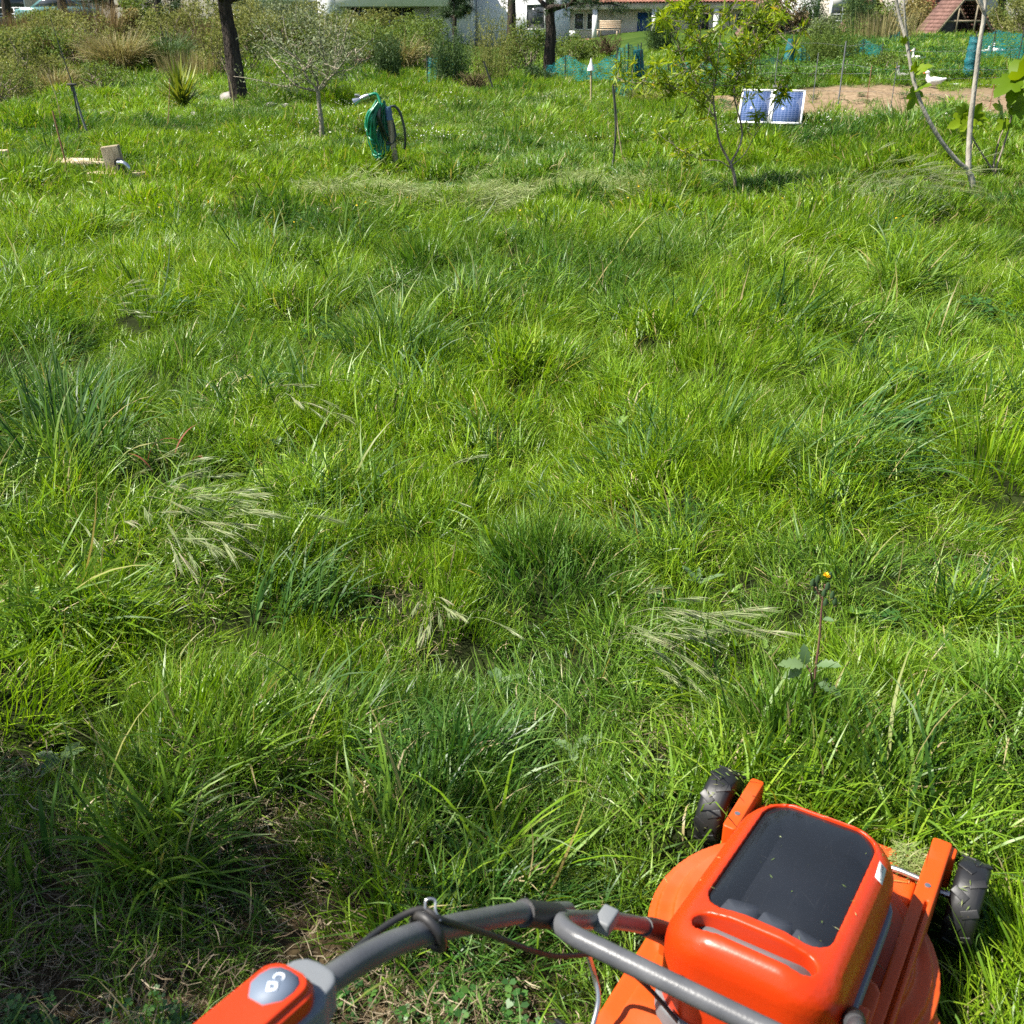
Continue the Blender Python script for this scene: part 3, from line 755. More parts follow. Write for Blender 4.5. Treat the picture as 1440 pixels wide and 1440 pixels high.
# white sticker with its number, on the sloping shoulder of the hood
dg = bpy.context.evaluated_depsgraph_get()
def on_hood(x, y):
    hit, loc, nor, _ = hood.ray_cast(Vector((x, y, .6)), Vector((0, 0, -1)))
    return (loc, nor) if hit else (Vector((x, y, HZ(x, y))), Vector((0, 0, 1)))
dg.update()
p, nrm = on_hood(.121, -.285)
zax = nrm; yax = (Vector((0, 1, 0)) - zax * zax.y).normalized(); xax = yax.cross(zax)
M = Matrix.Identity(4); M.col[0] = (*yax, 0); M.col[1] = (*(-xax), 0); M.col[2] = (*zax, 0); M.col[3] = (*(p + zax * .0012), 1)
a = Acc(); box(a, (-.0215, -.0085, -.0008), (.0215, .0085, 0), M); st = part(a, 'sticker', WHITE, hood, False)
def text_mesh(name, s, size, mat, parent, M):
    cu = bpy.data.curves.new(name, 'FONT'); cu.body = s; cu.size = size; cu.align_x = 'CENTER'; cu.align_y = 'CENTER'; cu.extrude = .00005
    o = bpy.data.objects.new(name, cu); COL.objects.link(o); dg = bpy.context.evaluated_depsgraph_get(); dg.update()
    me = bpy.data.meshes.new_from_object(o.evaluated_get(dg)); bpy.data.objects.remove(o)
    me.transform(M); return link(name, me, mat, parent)
text_mesh('lettering', 'U11000R', .0098, INK, st, M @ Matrix.Translation((0, 0, .0003)))

# bits of cut grass stuck to the hood and lid
a = Acc(); n = 30; px_ = rng.uniform(H0 + .01, H1 - .01, n); py_ = rng.uniform(HY0 + .01, HY1 - .01, n); b = []
for u, v in zip(px_, py_):
    p, _n = on_hood(u, v); inw = H0 + .04 < u < H1 - .04 and -.535 < v < -.207
    b.append((u, v, HZ(u, v) - .002 if inw else p.z + .0006))
leaves(a, b, np.stack([rng.normal(size=n), rng.normal(size=n), np.zeros(n)], -1), rng.uniform(.003, .012, n), .0014, 0, droop=0); tag(part(a, 'grass_clippings', CUT, hood), kind='stuff')
for x, y in ((-.182, -.085), (.182, -.10), (.182, -.63)):
    a = Acc(); tube(a, [(x, y, .15), (x, y, .1795 if x > 0 else .1615)], .0055, 10); part(a, 'screw', STEEL, mw)
# wheels with lugged tyres
def lathe(acc, prof, k=40):
    """profile (r, x) turned about the x axis"""
    t = np.linspace(0, 2 * np.pi, k, endpoint=False); n = len(prof)
    V = np.array([[x, r * math.cos(q), r * math.sin(q)] for (r, x) in prof for q in t])
    i, j = np.meshgrid(np.arange(n - 1), np.arange(k), indexing='ij'); j2 = (j + 1) % k
    acc.add(V, np.stack([i * k + j, i * k + j2, (i + 1) * k + j2, (i + 1) * k + j], -1).reshape(-1, 4))
for sx, y, r, wdt in ((-1, 0, .082, .056), (1, 0, .082, .056), (-1, -.71, .075, .046), (1, -.71, .075, .046)):
    w = bpy.data.objects.new('wheel', None); COL.objects.link(w); w.parent = mw; w.location = (sx * .246, y, r); w.empty_display_size = .05
    a = Acc(); h = wdt / 2
    lathe(a, [(r * .55, -h), (r * .86, -h), (r * .95, -h + .004), (r, -h + .012), (r, h - .012), (r * .95, h - .004), (r * .86, h), (r * .55, h)])
    for k in range(18):
        q = k / 18 * 2 * math.pi; s = 1 if k % 2 else -1
        Mk = Matrix.Rotation(q, 4, 'X') @ Matrix.Translation((s * h * .42, 0, r)) @ Matrix.Rotation(s * .5, 4, 'Z')
        box(a, (-h * .55, -.0075, -.003), (h * .55, .0075, .0013), Mk, bev=.001)
    part(a, 'tyre', TYRE, w)
    a = Acc(); lathe(a, [(.001, h * .5), (.018, h * .7), (.022, h * .4), (r * .54, h * .5), (r * .60, h * .9), (r * .60, -h * .9), (r * .54, -h * .5), (.001, -h * .5)]); part(a, 'rim', BLACKP, w)
    if y == 0:
        a = Acc(); n = 46; q = rng.random(n) * 6.28; rr = r + .004
        b = np.stack([rng.uniform(-h, h, n) * .9, rr * np.cos(q), rr * np.sin(q)], -1)
        v = rand_dirs(n); rad = np.stack([np.zeros(n), np.cos(q), np.sin(q)], -1); v -= rad * (v * rad).sum(1)[:, None]
        leaves(a, b, v, rng.uniform(.006, .02, n), .0022, 0, droop=0); tag(part(a, 'grass_clippings', CUT, w), kind='stuff')

# handle: lower loop with its crossbar, upper arms, grip with the switch box
def L3(*p): return [(q[0], q[1], q[2] - max(0, q[2] - .23) * .055 - .027 * math.exp(-((q[1] + 1.0) / .20) ** 2)) for q in p]
for sx in (-1, 1):
    a = Acc(); tube(a, spline(L3((sx * .150, -.50, .235), (sx * .156, -.545, .292), (sx * .166, -.60, .352), (sx * .178, -.69, .445), (sx * .180, -.76, .515)), 8), .0125, 14, squash=1.0)
    part(a, 'lower_arm', TUBE, mw)
    a = Acc(); tube(a, spline(L3((sx * .146, -.475, .205), (sx * .150, -.51, .25), (sx * .157, -.555, .303), (sx * .161, -.58, .33)), 6), np.linspace(.021, .0145, 19), 14); part(a, 'arm_socket', BLACKP, mw)
    a = Acc(); box(a, (min(sx * .132, sx * .166), -.50, .13), (max(sx * .132, sx * .166), -.455, .225), bev=.004); part(a, 'arm_bracket', DECK, mw, False)
# the crossbar bends out of the arms and runs level across
a = Acc(); tube(a, spline(L3((-.180, -.76, .515), (-.181, -.800, .557), (-.172, -.832, .590), (-.145, -.848, .604), (-.10, -.850, .606), (.10, -.850, .606), (.145, -.848, .604), (.172, -.832, .590), (.181, -.800, .557), (.180, -.76, .515)), 10), .0128, 18, cap=False)
part(a, 'crossbar', TUBE, mw)
for sx in (-1, 1):
    o = .204
    a = Acc(); tube(a, spline(L3((sx * .199, -.765, .525), (sx * .200, -.80, .560), (sx * .205, -.87, .632), (sx * .212, -1.00, .742), (sx * .216, -1.075, .792), (sx * .217, -1.135, .820), (sx * .216, -1.205, .842), (sx * .216, -1.30, .862), (sx * .216, -1.40, .88)), 10), .0132, 18); part(a, 'upper_arm', TUBE, mw)
    a = Acc(); tube(a, L3((sx * .190, -.812, .572), (sx * .204, -.87, .632)), .0170, 14); part(a, 'clamp_sleeve', BLACKP, mw)
    a = Acc(); tube(a, L3((sx * .188, -.83, .590), (sx * .228, -.83, .586)), np.array([.009, .012]), 12); part(a, 'clamp_knob', BLACKP, mw)
a = Acc(); tube(a, spline(L3((-.216, -1.39, .88), (-.19, -1.47, .892), (-.12, -1.50, .895), (.12, -1.50, .895), (.19, -1.47, .892), (.216, -1.39, .88)), 8), .0145, 16); part(a, 'grip_bar', BLACKP, mw)
# cable clip with a pale hook, motor cable, spare strap
a = Acc()
tube(a, spline(L3((-.236, -1.045, .772), (-.228, -1.047, .792), (-.212, -1.05, .799), (-.197, -1.05, .786), (-.198, -1.045, .760), (-.214, -1.04, .748), (-.232, -1.042, .756)), 6), .0052, 8); part(a, 'cable_clip', BLACKP, mw)
a = Acc(); tube(a, spline(L3((-.222, -1.040, .796), (-.225, -1.034, .806), (-.218, -1.028, .805), (-.213, -1.034, .797), (-.206, -1.036, .788)), 6), .0015, 8); part(a, 'hook', STEEL, mw)
a = Acc(); tube(a, spline(L3((-.216, -1.24, .835), (-.236, -1.14, .815), (-.240, -1.07, .798), (-.226, -1.04, .797), (-.205, -1.03, .783), (-.190, -.97, .712), (-.170, -.86, .565), (-.150, -.74, .44), (-.12, -.66, .31), (-.07, -.63, .22)), 8), .0036, 8); part(a, 'motor_cable', BLACKP, mw)
a = Acc(); tube(a, spline(L3((-.182, -.70, .44), (-.205, -.70, .41), (-.208, -.66, .29), (-.19, -.67, .24), (-.182, -.71, .20), (-.178, -.70, .14)), 6), .0042, 8); part(a, 'hook_wire', STEEL, mw)
a = Acc(); box(a, (-.174, -.735, .452), (-.150, -.70, .475), bev=.004); part(a, 'cable_holder', GREYP, mw, False)
a = Acc(); tube(a, spline(L3((-.06, -.66, .20), (-.035, -.69, .215), (.01, -.71, .21), (.06, -.69, .20)), 6), .009, 10); part(a, 'cable_plug', BLACKP, mw)

# switch box round the left grip: grey shell, orange cover, button pad with an unlocking symbol
sw = bpy.data.objects.new('switch_box', None); COL.objects.link(sw); sw.parent = mw; sw.location = (-.214, -1.245, .822); sw.rotation_euler = (math.radians(-8), math.radians(-4), math.radians(0))
moulded('shell', [prism(rrect(-.033, .033, -.13, .028, .022, 6), -.035, .006), prism(rrect(-.027, .027, -.12, .044, .02, 6), -.024, .010)], [], .0022, 4, GREYP, sw)
cover = moulded('cover', [prism(rrect(-.029, .029, -.16, .014, .020, 8), .0, .022), prism(rrect(-.025, .025, -.155, .010, .018, 8), .0, .029)], [], .0018, 4, ORANGE, sw)
a = Acc(); prism([(0, .005), (-.010, .0035), (-.0165, -.002), (-.019, -.012), (-.018, -.024), (-.008, -.036), (.008, -.036), (.018, -.024), (.019, -.012), (.0165, -.002), (.010, .0035)], .02, .0302)(a); pad = part(a, 'button', PAD, sw, False)
a = Acc(); zt = .0310
for (x0, x1, y0, y1) in ((-.0045, .0045, -.0105, -.0085), (-.0045, .0045, -.0185, -.0165), (-.0045, -.0022, -.0165, -.0105), (.0022, .0045, -.0165, -.0105)):
    box(a, (x0, y0 - .004, .030), (x1, y1 - .004, zt))
t = np.radians(np.linspace(200, -40, 14)); tube(a, np.stack([.0038 + .0042 * np.cos(t), -.0085 + .0042 * np.sin(t) + .0015, np.full(14, .0304)], -1), .0009, 6)
RM = Matrix.Translation((0, -.016, 0)) @ Matrix.Rotation(math.radians(35), 4, 'Z') @ Matrix.Translation((0, .016, 0))
for i, v in enumerate(a.v): a.v[i] = np.array([RM @ Vector(q) for q in v])
part(a, 'unlock_symbol', ICON, pad, False)
# ------------------------------------------------------------------ wood, bark, leaves, metal used in the garden
BARK = solid('pine_bark', (.030, .024, .020), (.085, .068, .056), 6, .95, .1, 0, 1.0, 9, .12, stretch=(3, 3, .45))
BARK_OLIVE = solid('olive_bark', (.20, .175, .13), (.34, .30, .23), 20, .9, .1, 0, .6, 40, stretch=(1, 1, .4))
BARK_PEACH = solid('peach_bark', (.15, .11, .085), (.32, .26, .21), 25, .8, .2, 0, .4, 60, stretch=(1, 1, .3))
BARK_FIG = solid('fig_bark', (.26, .235, .19), (.40, .37, .31), 25, .8, .2, 0, .35, 60, stretch=(1, 1, .4))
TIMBER = solid('weathered_timber', (.22, .175, .11), (.38, .32, .22), 10, .85, .2, 0, .5, 60, stretch=(6, 6, .6))
PLANKW = solid('pale_plank', (.42, .31, .20), (.60, .48, .35), 8, .85, .2, 0, .4, 50, stretch=(.5, 6, 6))
CANE = solid('cane', (.30, .23, .12), (.45, .36, .2), 20, .6)
RUST = solid('rusty_rod', (.16, .07, .035), (.26, .13, .07), 20, .8)
IRON = solid('dark_stake', (.02, .022, .02), (.05, .055, .045), 20, .6)
HOSE = solid('green_hose', (.004, .125, .062), (.010, .19, .10), 12, .28, .5)
HOSED = solid('black_hose', (.008, .014, .012), (.015, .025, .02), 12, .35, .5)
BLUEP = solid('faded_blue_plastic', (.05, .10, .20), (.08, .15, .27), 12, .5)
CHROME = solid('worn_chrome', (.6, .62, .64), (.42, .43, .45), 40, .22, .5, .9)
ROCK = solid('pale_rock', (.20, .185, .16), (.36, .335, .30), 6, .9, .2, 0, .8, 14)
OLIVE = foliage_mat('olive_leaf', [(0, (.075, .10, .045)), (.5, (.15, .185, .09)), (1, (.27, .30, .17))], .3, .55, .25, tcol=(1.1, 1.1, .7))
PEACH = foliage_mat('peach_leaf', [(0, (.09, .16, .007)), (.5, (.19, .28, .010)), (.9, (.30, .38, .016)), (1, (.30, .24, .04))], .52, .42, .3)
FIG = foliage_mat('fig_leaf', [(0, (.07, .14, .004)), (.5, (.14, .23, .005)), (1, (.21, .30, .008))], .5, .5, .25)
PINE = foliage_mat('pine_needle', [(0, (.012, .032, .008)), (.5, (.024, .058, .014)), (1, (.05, .095, .022))], .15, .5, .4)
YUCCA = foliage_mat('yucca_blade', [(0, (.07, .12, .015)), (.5, (.15, .20, .02)), (1, (.30, .32, .06))], .3, .5, .25)
BROOM = foliage_mat('broom_stem', [(0, (.025, .055, .018)), (.6, (.055, .10, .035)), (1, (.11, .16, .06))], .25, .6, .15)
SHRUB = foliage_mat('shrub_leaf', [(0, (.05, .085, .016)), (.5, (.10, .155, .03)), (1, (.18, .23, .06))], .35, .6, .15)
SHRUBG = foliage_mat('grey_shrub_leaf', [(0, (.085, .10, .024)), (.5, (.17, .185, .05)), (1, (.29, .29, .11))], .35, .65, .12, tcol=(1.1, 1.1, .7))
BRIGHT = foliage_mat('bright_leaf', [(0, (.035, .10, .012)), (.5, (.08, .18, .02)), (1, (.16, .27, .04))], .4, .45, .4)
DRYG = foliage_mat('dry_tussock', [(0, (.14, .115, .05)), (.35, (.25, .20, .09)), (.7, (.20, .215, .07)), (1, (.42, .35, .19))], .3, .6, .2, tcol=(1, .95, .7))
RUSSET = foliage_mat('russet_stalk', [(0, (.09, .06, .03)), (.5, (.17, .125, .06)), (1, (.28, .21, .11))], .25, .7, .2, tcol=(1, .9, .7))
OCHRE = foliage_mat('ochre_flower', [(0, (.12, .13, .04)), (.6, (.22, .18, .06)), (1, (.34, .25, .07))], .3, .6, .2, tcol=(1, .95, .7))
REDLEAF = foliage_mat('red_leaf', [(0, (.16, .045, .03)), (.6, (.26, .09, .05)), (1, (.2, .16, .06))], .3, .6, .2, tcol=(1, .9, .7))

def J(p, s):
    return np.asarray(p, float) + rng.normal(0, s, 3)

def limb(p0, p1, n=5, bow=.06, up=0.0):
    """a slightly crooked line between two points"""
    p0 = np.asarray(p0, float); p1 = np.asarray(p1, float); L = np.linalg.norm(p1 - p0)
    m = [p0 + (p1 - p0) * t + rng.normal(0, bow * L * math.sin(math.pi * t), 3) + np.array([0, 0, up * L * math.sin(math.pi * t)]) for t in np.linspace(0, 1, n)]
    m[0], m[-1] = p0, p1
    return spline(m, 4)

# ------------------------------------------------------------------ garden hose hung on its post
HP = G(556, 236)
def hp(px, py, d=0.0):
    """place beside the post, from how it stands in the photograph"""
    q = D(px, py, HP.y + d); return np.array(q) - np.array(HP)
po = thing('hose_post', 'leaning wooden post with a blue band holding up the coiled hose', 'post', HP)
a = Acc(); tube(a, spline([(0.01, 0, -.06), (0, 0, .1), tuple(hp(546, 152) + [0, 0, 0])], 5), .034, 10, wob=.12); part(a, 'post_shaft', TIMBER, po)
t0 = hp(546, 152); a = Acc(); tube(a, [t0 * .80, t0 * 1.02], .038, 12); part(a, 'blue_band', BLUEP, po)
ho = thing('garden_hose', 'long green garden hose hung in drooping loops over the post', 'hose', HP)
top = hp(536, 146)
def loop(lx, ly, rx, ry, d1=.02, d2=.06, mat=HOSE, r=.0145):
    L = hp(lx, ly); R = hp(rx, ry); a = Acc()
    tL = top + [rng.normal(-.01, .02), -.03 + rng.normal(0, .015), rng.normal(0, .02)]
    pts = [tL, tL * .55 + L * .45 + [-.05, -d2, .03], L, (L + R) / 2 + [0, -d1, -.05], R, R * .5 + top * .5 + [.03, d2, .02], top + [.03, .03, rng.normal(0, .02)]]
    tube(a, spline(pts, 8), r, 8); part(a, 'hose_loop', mat, ho)
for q in ((514, 176, 523, 180), (516, 180, 526, 184), (522, 206, 534, 209), (524, 212, 538, 213), (527, 214, 541, 216), (530, 217, 544, 214), (534, 211, 546, 206), (519, 198, 530, 203), (528, 208, 540, 210), (526, 216, 538, 212), (518, 190, 533, 200), (521, 203, 537, 214), (525, 210, 543, 211), (529, 213, 546, 209), (517, 186, 529, 194), (523, 209, 541, 217), (532, 215, 547, 207)):
    loop(*q, d1=rng.uniform(.0, .06), d2=rng.uniform(.0, .09))
for q in ((548, 200, 556, 190), (540, 195, 553, 196)):
    loop(*q, mat=HOSED)
a = Acc(); tube(a, spline([hp(548, 150), hp(556, 150), hp(563, 160), hp(568, 178), hp(570, 195), hp(569, 210)], 8), .0150, 8); part(a, 'hose_tail', HOSED, ho)
a = Acc(); tube(a, spline([top + [0, -.04, 0], hp(531, 134), hp(526, 132), hp(519, 134)], 8), .0165, 8); part(a, 'hose_end', HOSE, ho)
nz = thing('spray_nozzle', 'silver and grey metal spray nozzle on the end of the green hose', 'nozzle', np.array(HP) + hp(510, 138))
q0 = hp(510, 138)
a = Acc(); tube(a, [hp(519, 134) - q0, hp(512, 137) - q0, hp(507, 139) - q0], np.array([.022, .03, .024]), 12); part(a, 'barrel', CHROME, nz)
a = Acc(); tube(a, [hp(507, 139) - q0, hp(503, 141) - q0, hp(498, 144) - q0], np.array([.02, .03, .045]), 12); part(a, 'spray_head', CHROME, nz)
a = Acc(); tube(a, spline([hp(509, 138) - q0, hp(503, 134) - q0, hp(499, 134) - q0], 4), .014, 8); part(a, 'trigger', GREYP, nz)

# ------------------------------------------------------------------ timber with a tap, and boards lying in the grass
TP = G(170, 262)
tb = thing('timber_post', 'short thick weathered timber set upright on a board in the grass', 'timber', TP, .25)
tb.rotation_euler = (0, math.radians(-7), .12)
a = Acc(); box(a, (-.092, -.05, -.03), (.092, .05, .40), bev=.008); part(a, 'timber_block', TIMBER, tb, False)
tp = thing('water_tap', 'black and silver tap fixed to the upright timber', 'tap', TP + Vector((.045, -.06, .235)), .12)
a = Acc(); tube(a, [(0, .012, 0), (0, -.04, 0)], .045, 14); part(a, 'flange', BLACKP, tp)
a = Acc(); tube(a, spline([(0, -.04, 0), (.06, -.075, .0), (.105, -.09, -.04), (.11, -.09, -.12)], 6), np.linspace(.028, .018, 19), 10); part(a, 'spout', CHROME, tp)
a = Acc(); tube(a, spline([(.0, -.02, -.03), (.0, -.035, -.12), (.01, -.04, -.22)], 5), .036, 10); part(a, 'pipe', BLACKP, tp)
a = Acc(); tube(a, spline([(.11, -.09, -.12), (.115, -.09, -.16), (.10, -.085, -.24)], 5), .011, 8); part(a, 'drip_tube', RUST, tp)
def board(px, py, L, W, T, rz, label, lift=.05, tilt=0.0):
    p = G(px, py); o = thing('board', label, 'board', p + Vector((0, 0, lift)), rz)
    o.rotation_euler = (tilt, 0, rz)
    a = Acc(); box(a, (-L / 2, -W / 2, 0), (L / 2, W / 2, T), bev=.005); part(a, 'plank', PLANKW, o, False); return o
board(168, 262, .60, .22, .045, .1, 'small pale board under the upright timber', .085)
board(106, 244, .62, .34, .05, -.12, 'broad pale wooden board lying in the grass between the rusty rod and timber', .095, .03)
board(132, 246, .40, .12, .03, -.25, 'narrow pale offcut lying against the broad board', .12)
board(-6, 228, .34, .16, .05, .1, 'reddish board end lying in the grass beside the tall grass tuft', .09)

# ------------------------------------------------------------------ thin stakes, canes and rods
def stake(name, label, pts, r, mat, cat='stake', group=None):
    """pts: (px, py, extra distance); the first one stands on the ground"""
    b = G(pts[0][0], pts[0][1]); q = [np.array([0, 0, -.08])] + [np.array(D(px, py, b.y + d)) - np.array(b) for px, py, d in pts]
    o = thing(name, label, cat, b, 0, group); a = Acc(); tube(a, spline(q, 5), r, 7); part(a, 'shaft', mat, o); return o, b
o, b = stake('garden_stake', 'grey garden stake with black clamp and long thin rod above', [(126, 197, 0), (112, 155, 0), (103, 122, 0)], .016, GREYP)
a = Acc(); q = [np.array(D(x, y, b.y)) - np.array(b) for x, y in ((103, 122), (86, 72), (70, 22))]; tube(a, spline(q, 5), np.linspace(.009, .004, 11), 6); part(a, 'thin_rod', IRON, o)
q = np.array(D(101, 119, b.y)) - np.array(b); a = Acc(); box(a, q + [-.055, -.03, -.012], q + [.06, .03, .014], bev=.005); tube(a, [q + [0, 0, -.09], q], .024, 8); part(a, 'clamp', BLACKP, o)
a = Acc(); q = [np.array(D(x, y, b.y - .05)) - np.array(b) for x, y in ((102, 122), (107, 150), (111, 178), (107, 205))]; tube(a, spline(q, 5), .011, 7); part(a, 'black_tube', HOSED, o)
stake('rod', 'thin rusty brown rod leaning beside the broad pale board', [(97, 245, 0), (85, 200, 0), (74, 156, 0)], .009, RUST, 'rod')
stake('cane', 'thin pale cane leaning beside the grey clamped stake', [(88, 186, 0), (80, 140, 0), (67, 105, 0)], .006, CANE, 'cane')
stake('cane', 'thin cane standing in the grass beside the yucca', [(235, 180, 0), (237, 158, 0), (239, 110, 0)], .006, RUST, 'cane')
stake('cane', 'thin pale cane standing beside the pine trunk', [(330, 165, 0), (325, 120, 0), (311, 82, 0)], .008, CANE, 'cane')
stake('garden_stake', 'dark upright stake with a knob beside the peach tree', [(861, 243, 0), (866, 180, 0), (862, 118, 0)], .013, IRON)
stake('garden_stake', 'thin grey stake leaning against the dark knobbed stake', [(877, 232, 0), (869, 180, 0), (864, 130, 0)], .008, CANE)
stake('garden_stake', 'dark leaning stake standing before the dry twigs', [(696, 133, 0), (688, 108, 0), (680, 86, 0)], .02, IRON)
stake('garden_stake', 'dark thin stake standing between the grey shrub and the green net', [(618, 118, 0), (617, 100, 0), (616, 84, 0)], .018, IRON)
o, b = stake('marker_stake', 'pale wooden stake wearing a white pointed cap', [(831, 152, 0), (831, 120, 0), (831, 92, 0)], .018, CANE)
q = np.array(D(831, 92, b.y)) - np.array(b); a = Acc(); tube(a, [q + [0, 0, -.09], q + [0, 0, -.03], q + [0, 0, .04], q + [0, 0, .13]], np.array([.075, .06, .03, .008]), 10); part(a, 'cap', WHITE, o)

# ------------------------------------------------------------------ folding solar panel
SP = G(1080, 190)
SOL = thing('solar_panel', 'folding solar panel with two white framed blue halves propped in the grass', 'solar panel', SP, math.radians(-16))
m, nt, bs = nodes('solar_cells')
co = nt.nodes.new('ShaderNodeTexCoord'); br = nt.nodes.new('ShaderNodeTexBrick')
br.offset = 0; br.inputs['Color1'].default_value = (.035, .065, .16, 1); br.inputs['Color2'].default_value = (.05, .09, .20, 1); br.inputs['Mortar'].default_value = (.16, .20, .34, 1)
br.inputs['Scale'].default_value = 1; br.inputs['Mortar Size'].default_value = .0028; br.inputs['Brick Width'].default_value = .052; br.inputs['Row Height'].default_value = .038
nt.links.new(co.outputs['Object'], br.inputs['Vector']); nt.links.new(br.outputs[0], bs.inputs['Base Color']); bs.inputs['Roughness'].default_value = .12
CELLS = m
FRAME = solid('white_aluminium', (.72, .72, .7), (.8, .8, .78), 10, .35)
tp_ = bpy.data.objects.new('panel_head', None); COL.objects.link(tp_); tp_.parent = SOL; tp_.location = (0, 0, .16); tp_.rotation_euler = (math.radians(48), 0, 0)
for sx in (-1, 1):
    x0, x1 = (-.478, -.004) if sx < 0 else (.004, .478)
    a = Acc()
    for lo, hi in (((x0, 0, -.012), (x1, .028, .014)), ((x0, .582, -.012), (x1, .61, .014)), ((x0, .0285, -.012), (x0 + .028, .5815, .0138)), ((x1 - .028, .0285, -.012), (x1, .5815, .0138))): box(a, lo, hi)
    f = part(a, 'panel_frame', FRAME, tp_, False)
    a = Acc(); box(a, (x0 + .0285, .0285, -.008), (x1 - .0285, .5815, .004)); part(a, 'cell_sheet', CELLS, tp_, False)
a = Acc(); box(a, (-.02, .612, -.03), (.20, .70, .02), bev=.01); part(a, 'control_box', BLACKP, tp_, False)
for sx in (-.3, .3):
    a = Acc(); tube(a, [(sx, .02, .14), (sx, .02, -.05)], .013, 6); part(a, 'leg', IRON, SOL)
    a = Acc(); tube(a, [(sx, .36, .54), (sx, .55, -.05)], .013, 6); part(a, 'leg', IRON, SOL)

# ------------------------------------------------------------------ small trees of the garden
# olive
OB = G(452, 203); ol = thing('olive_tree', 'young grey-leaved olive tree with a slim pale trunk', 'tree', OB)
def oo(px, py, d=0): return np.array(D(px, py, OB.y + d)) - np.array(OB)
a = Acc(); fork = oo(447, 128)
tube(a, spline([(0, 0, -.1), oo(452, 175), oo(449, 150), fork], 5), np.linspace(.036, .028, 16), 9, wob=.15)
tips = []
for (px, py, d) in ((428, 100, 0), (438, 96, .2), (460, 108, -.1), (468, 98, .15), (415, 120, .0), (470, 104, -.2)):
    e = oo(px, py, d); tube(a, limb(fork, e, 4), np.linspace(.020, .012, 13), 7)
    for k in range(6):
        t2 = e + np.array([rng.normal(0, .34), rng.normal(0, .34), rng.uniform(.0, .85)]); l = limb(e, t2, 4, .08); tube(a, l, np.linspace(.010, .003, len(l)), 5); tips.append(l)
part(a, 'trunk', BARK_OLIVE, ol)
a = Acc(); P_, D_ = [], []
for l in tips:
    for k in range(110):
        p = l[rng.integers(2, len(l))] + rng.normal(0, .10, 3); P_.append(p); D_.append(rng.normal(0, 1, 3) + [0, 0, .2])
leaves(a, P_, D_, rng.uniform(.05, .085, len(P_)), .016, droop=.2); part(a, 'crown', OLIVE, ol)

# peach
PB = G(1035, 272); pe = thing('peach_tree', 'young peach tree with narrow bright green leaves in whorls', 'tree', PB)
def pp(px, py, d=0): return np.array(D(px, py, PB.y + d)) - np.array(PB)
a = Acc(); tw = []
def br_(pts, r0, r1):
    l = spline(pts, 6); tube(a, l, np.linspace(r0, r1, len(l)) * .8, 7, wob=.1); return l
fk = pp(1027, 230)
br_([(0, 0, -.1), pp(1033, 250), fk], .022, .019)
b1 = br_([fk, pp(1012, 200), pp(1006, 165), pp(1003, 140)], .016, .011); b2 = br_([fk, pp(1040, 205, .05), pp(1043, 180, .1), pp(1032, 130, .1), pp(1044, 92, .1)], .014, .008)
b3 = br_([pp(1027, 236), pp(1010, 226, -.1), pp(985, 224, -.15), pp(955, 210, -.2), pp(940, 195, -.2)], .008, .004)
b4 = br_([pp(1006, 165), pp(990, 148, .05), pp(965, 132, 0), pp(935, 118, -.05), pp(900, 118, -.1), pp(868, 110, -.1)], .009, .004)
b5 = br_([pp(1003, 140), pp(1008, 100, .05), pp(1012, 60, .1), pp(1018, 10, .1), pp(1022, -60, .1)], .010, .004)
b6 = br_([pp(1005, 150), pp(975, 110, 0), pp(955, 70, .1), pp(950, 20, .15)], .008, .003); b7 = br_([pp(1036, 150, .1), pp(1055, 95, .15), pp(1062, 40, .2), pp(1066, -40, .2)], .008, .003)
b8 = br_([pp(1030, 232), pp(1048, 215, .1), pp(1068, 180, .15), pp(1090, 150, .1), pp(1104, 130, .1)], .007, .003)
b9 = br_([pp(1008, 100), pp(985, 60, -.1), pp(990, 10, -.2), pp(985, -40, -.2)], .007, .003); b10 = br_([pp(1044, 92, .1), pp(1080, 50, .1), pp(1090, 10, .1)], .006, .003)
P_, D_ = [], []
def whorl(p, n=16, s=.045):
    for k in range(n): P_.append(p + rng.normal(0, .012, 3)); D_.append(rng.normal(0, 1, 3) + [0, 0, .35])
for l, k0, cnt, spread in ((b4, 8, 22, .08), (b5, 2, 25, .19), (b6, 4, 25, .17), (b7, 4, 22, .17), (b9, 2, 22, .18), (b10, 2, 18, .16), (b2, 16, 10, .10), (b8, 10, 10, .05), (b3, 14, 10, .10), (b1, 12, 4, .09)):
    for k in range(cnt):
        p0 = l[rng.integers(k0, len(l))]; p1 = p0 + rng.normal(0, spread, 3) + [0, 0, .04]
        tube(a, [p0, (p0 + p1) / 2 + [0, 0, -.01], p1], np.array([.0035, .003, .002]), 4, False); whorl(p1)
        if rng.random() < .6: whorl((p0 + p1) / 2, 7)
part(a, 'trunk', BARK_PEACH, pe)
a = Acc(); leaves(a, P_, D_, rng.uniform(.08, .145, len(P_)), rng.uniform(.015, .024, len(P_)), droop=.18); part(a, 'crown', PEACH, pe)

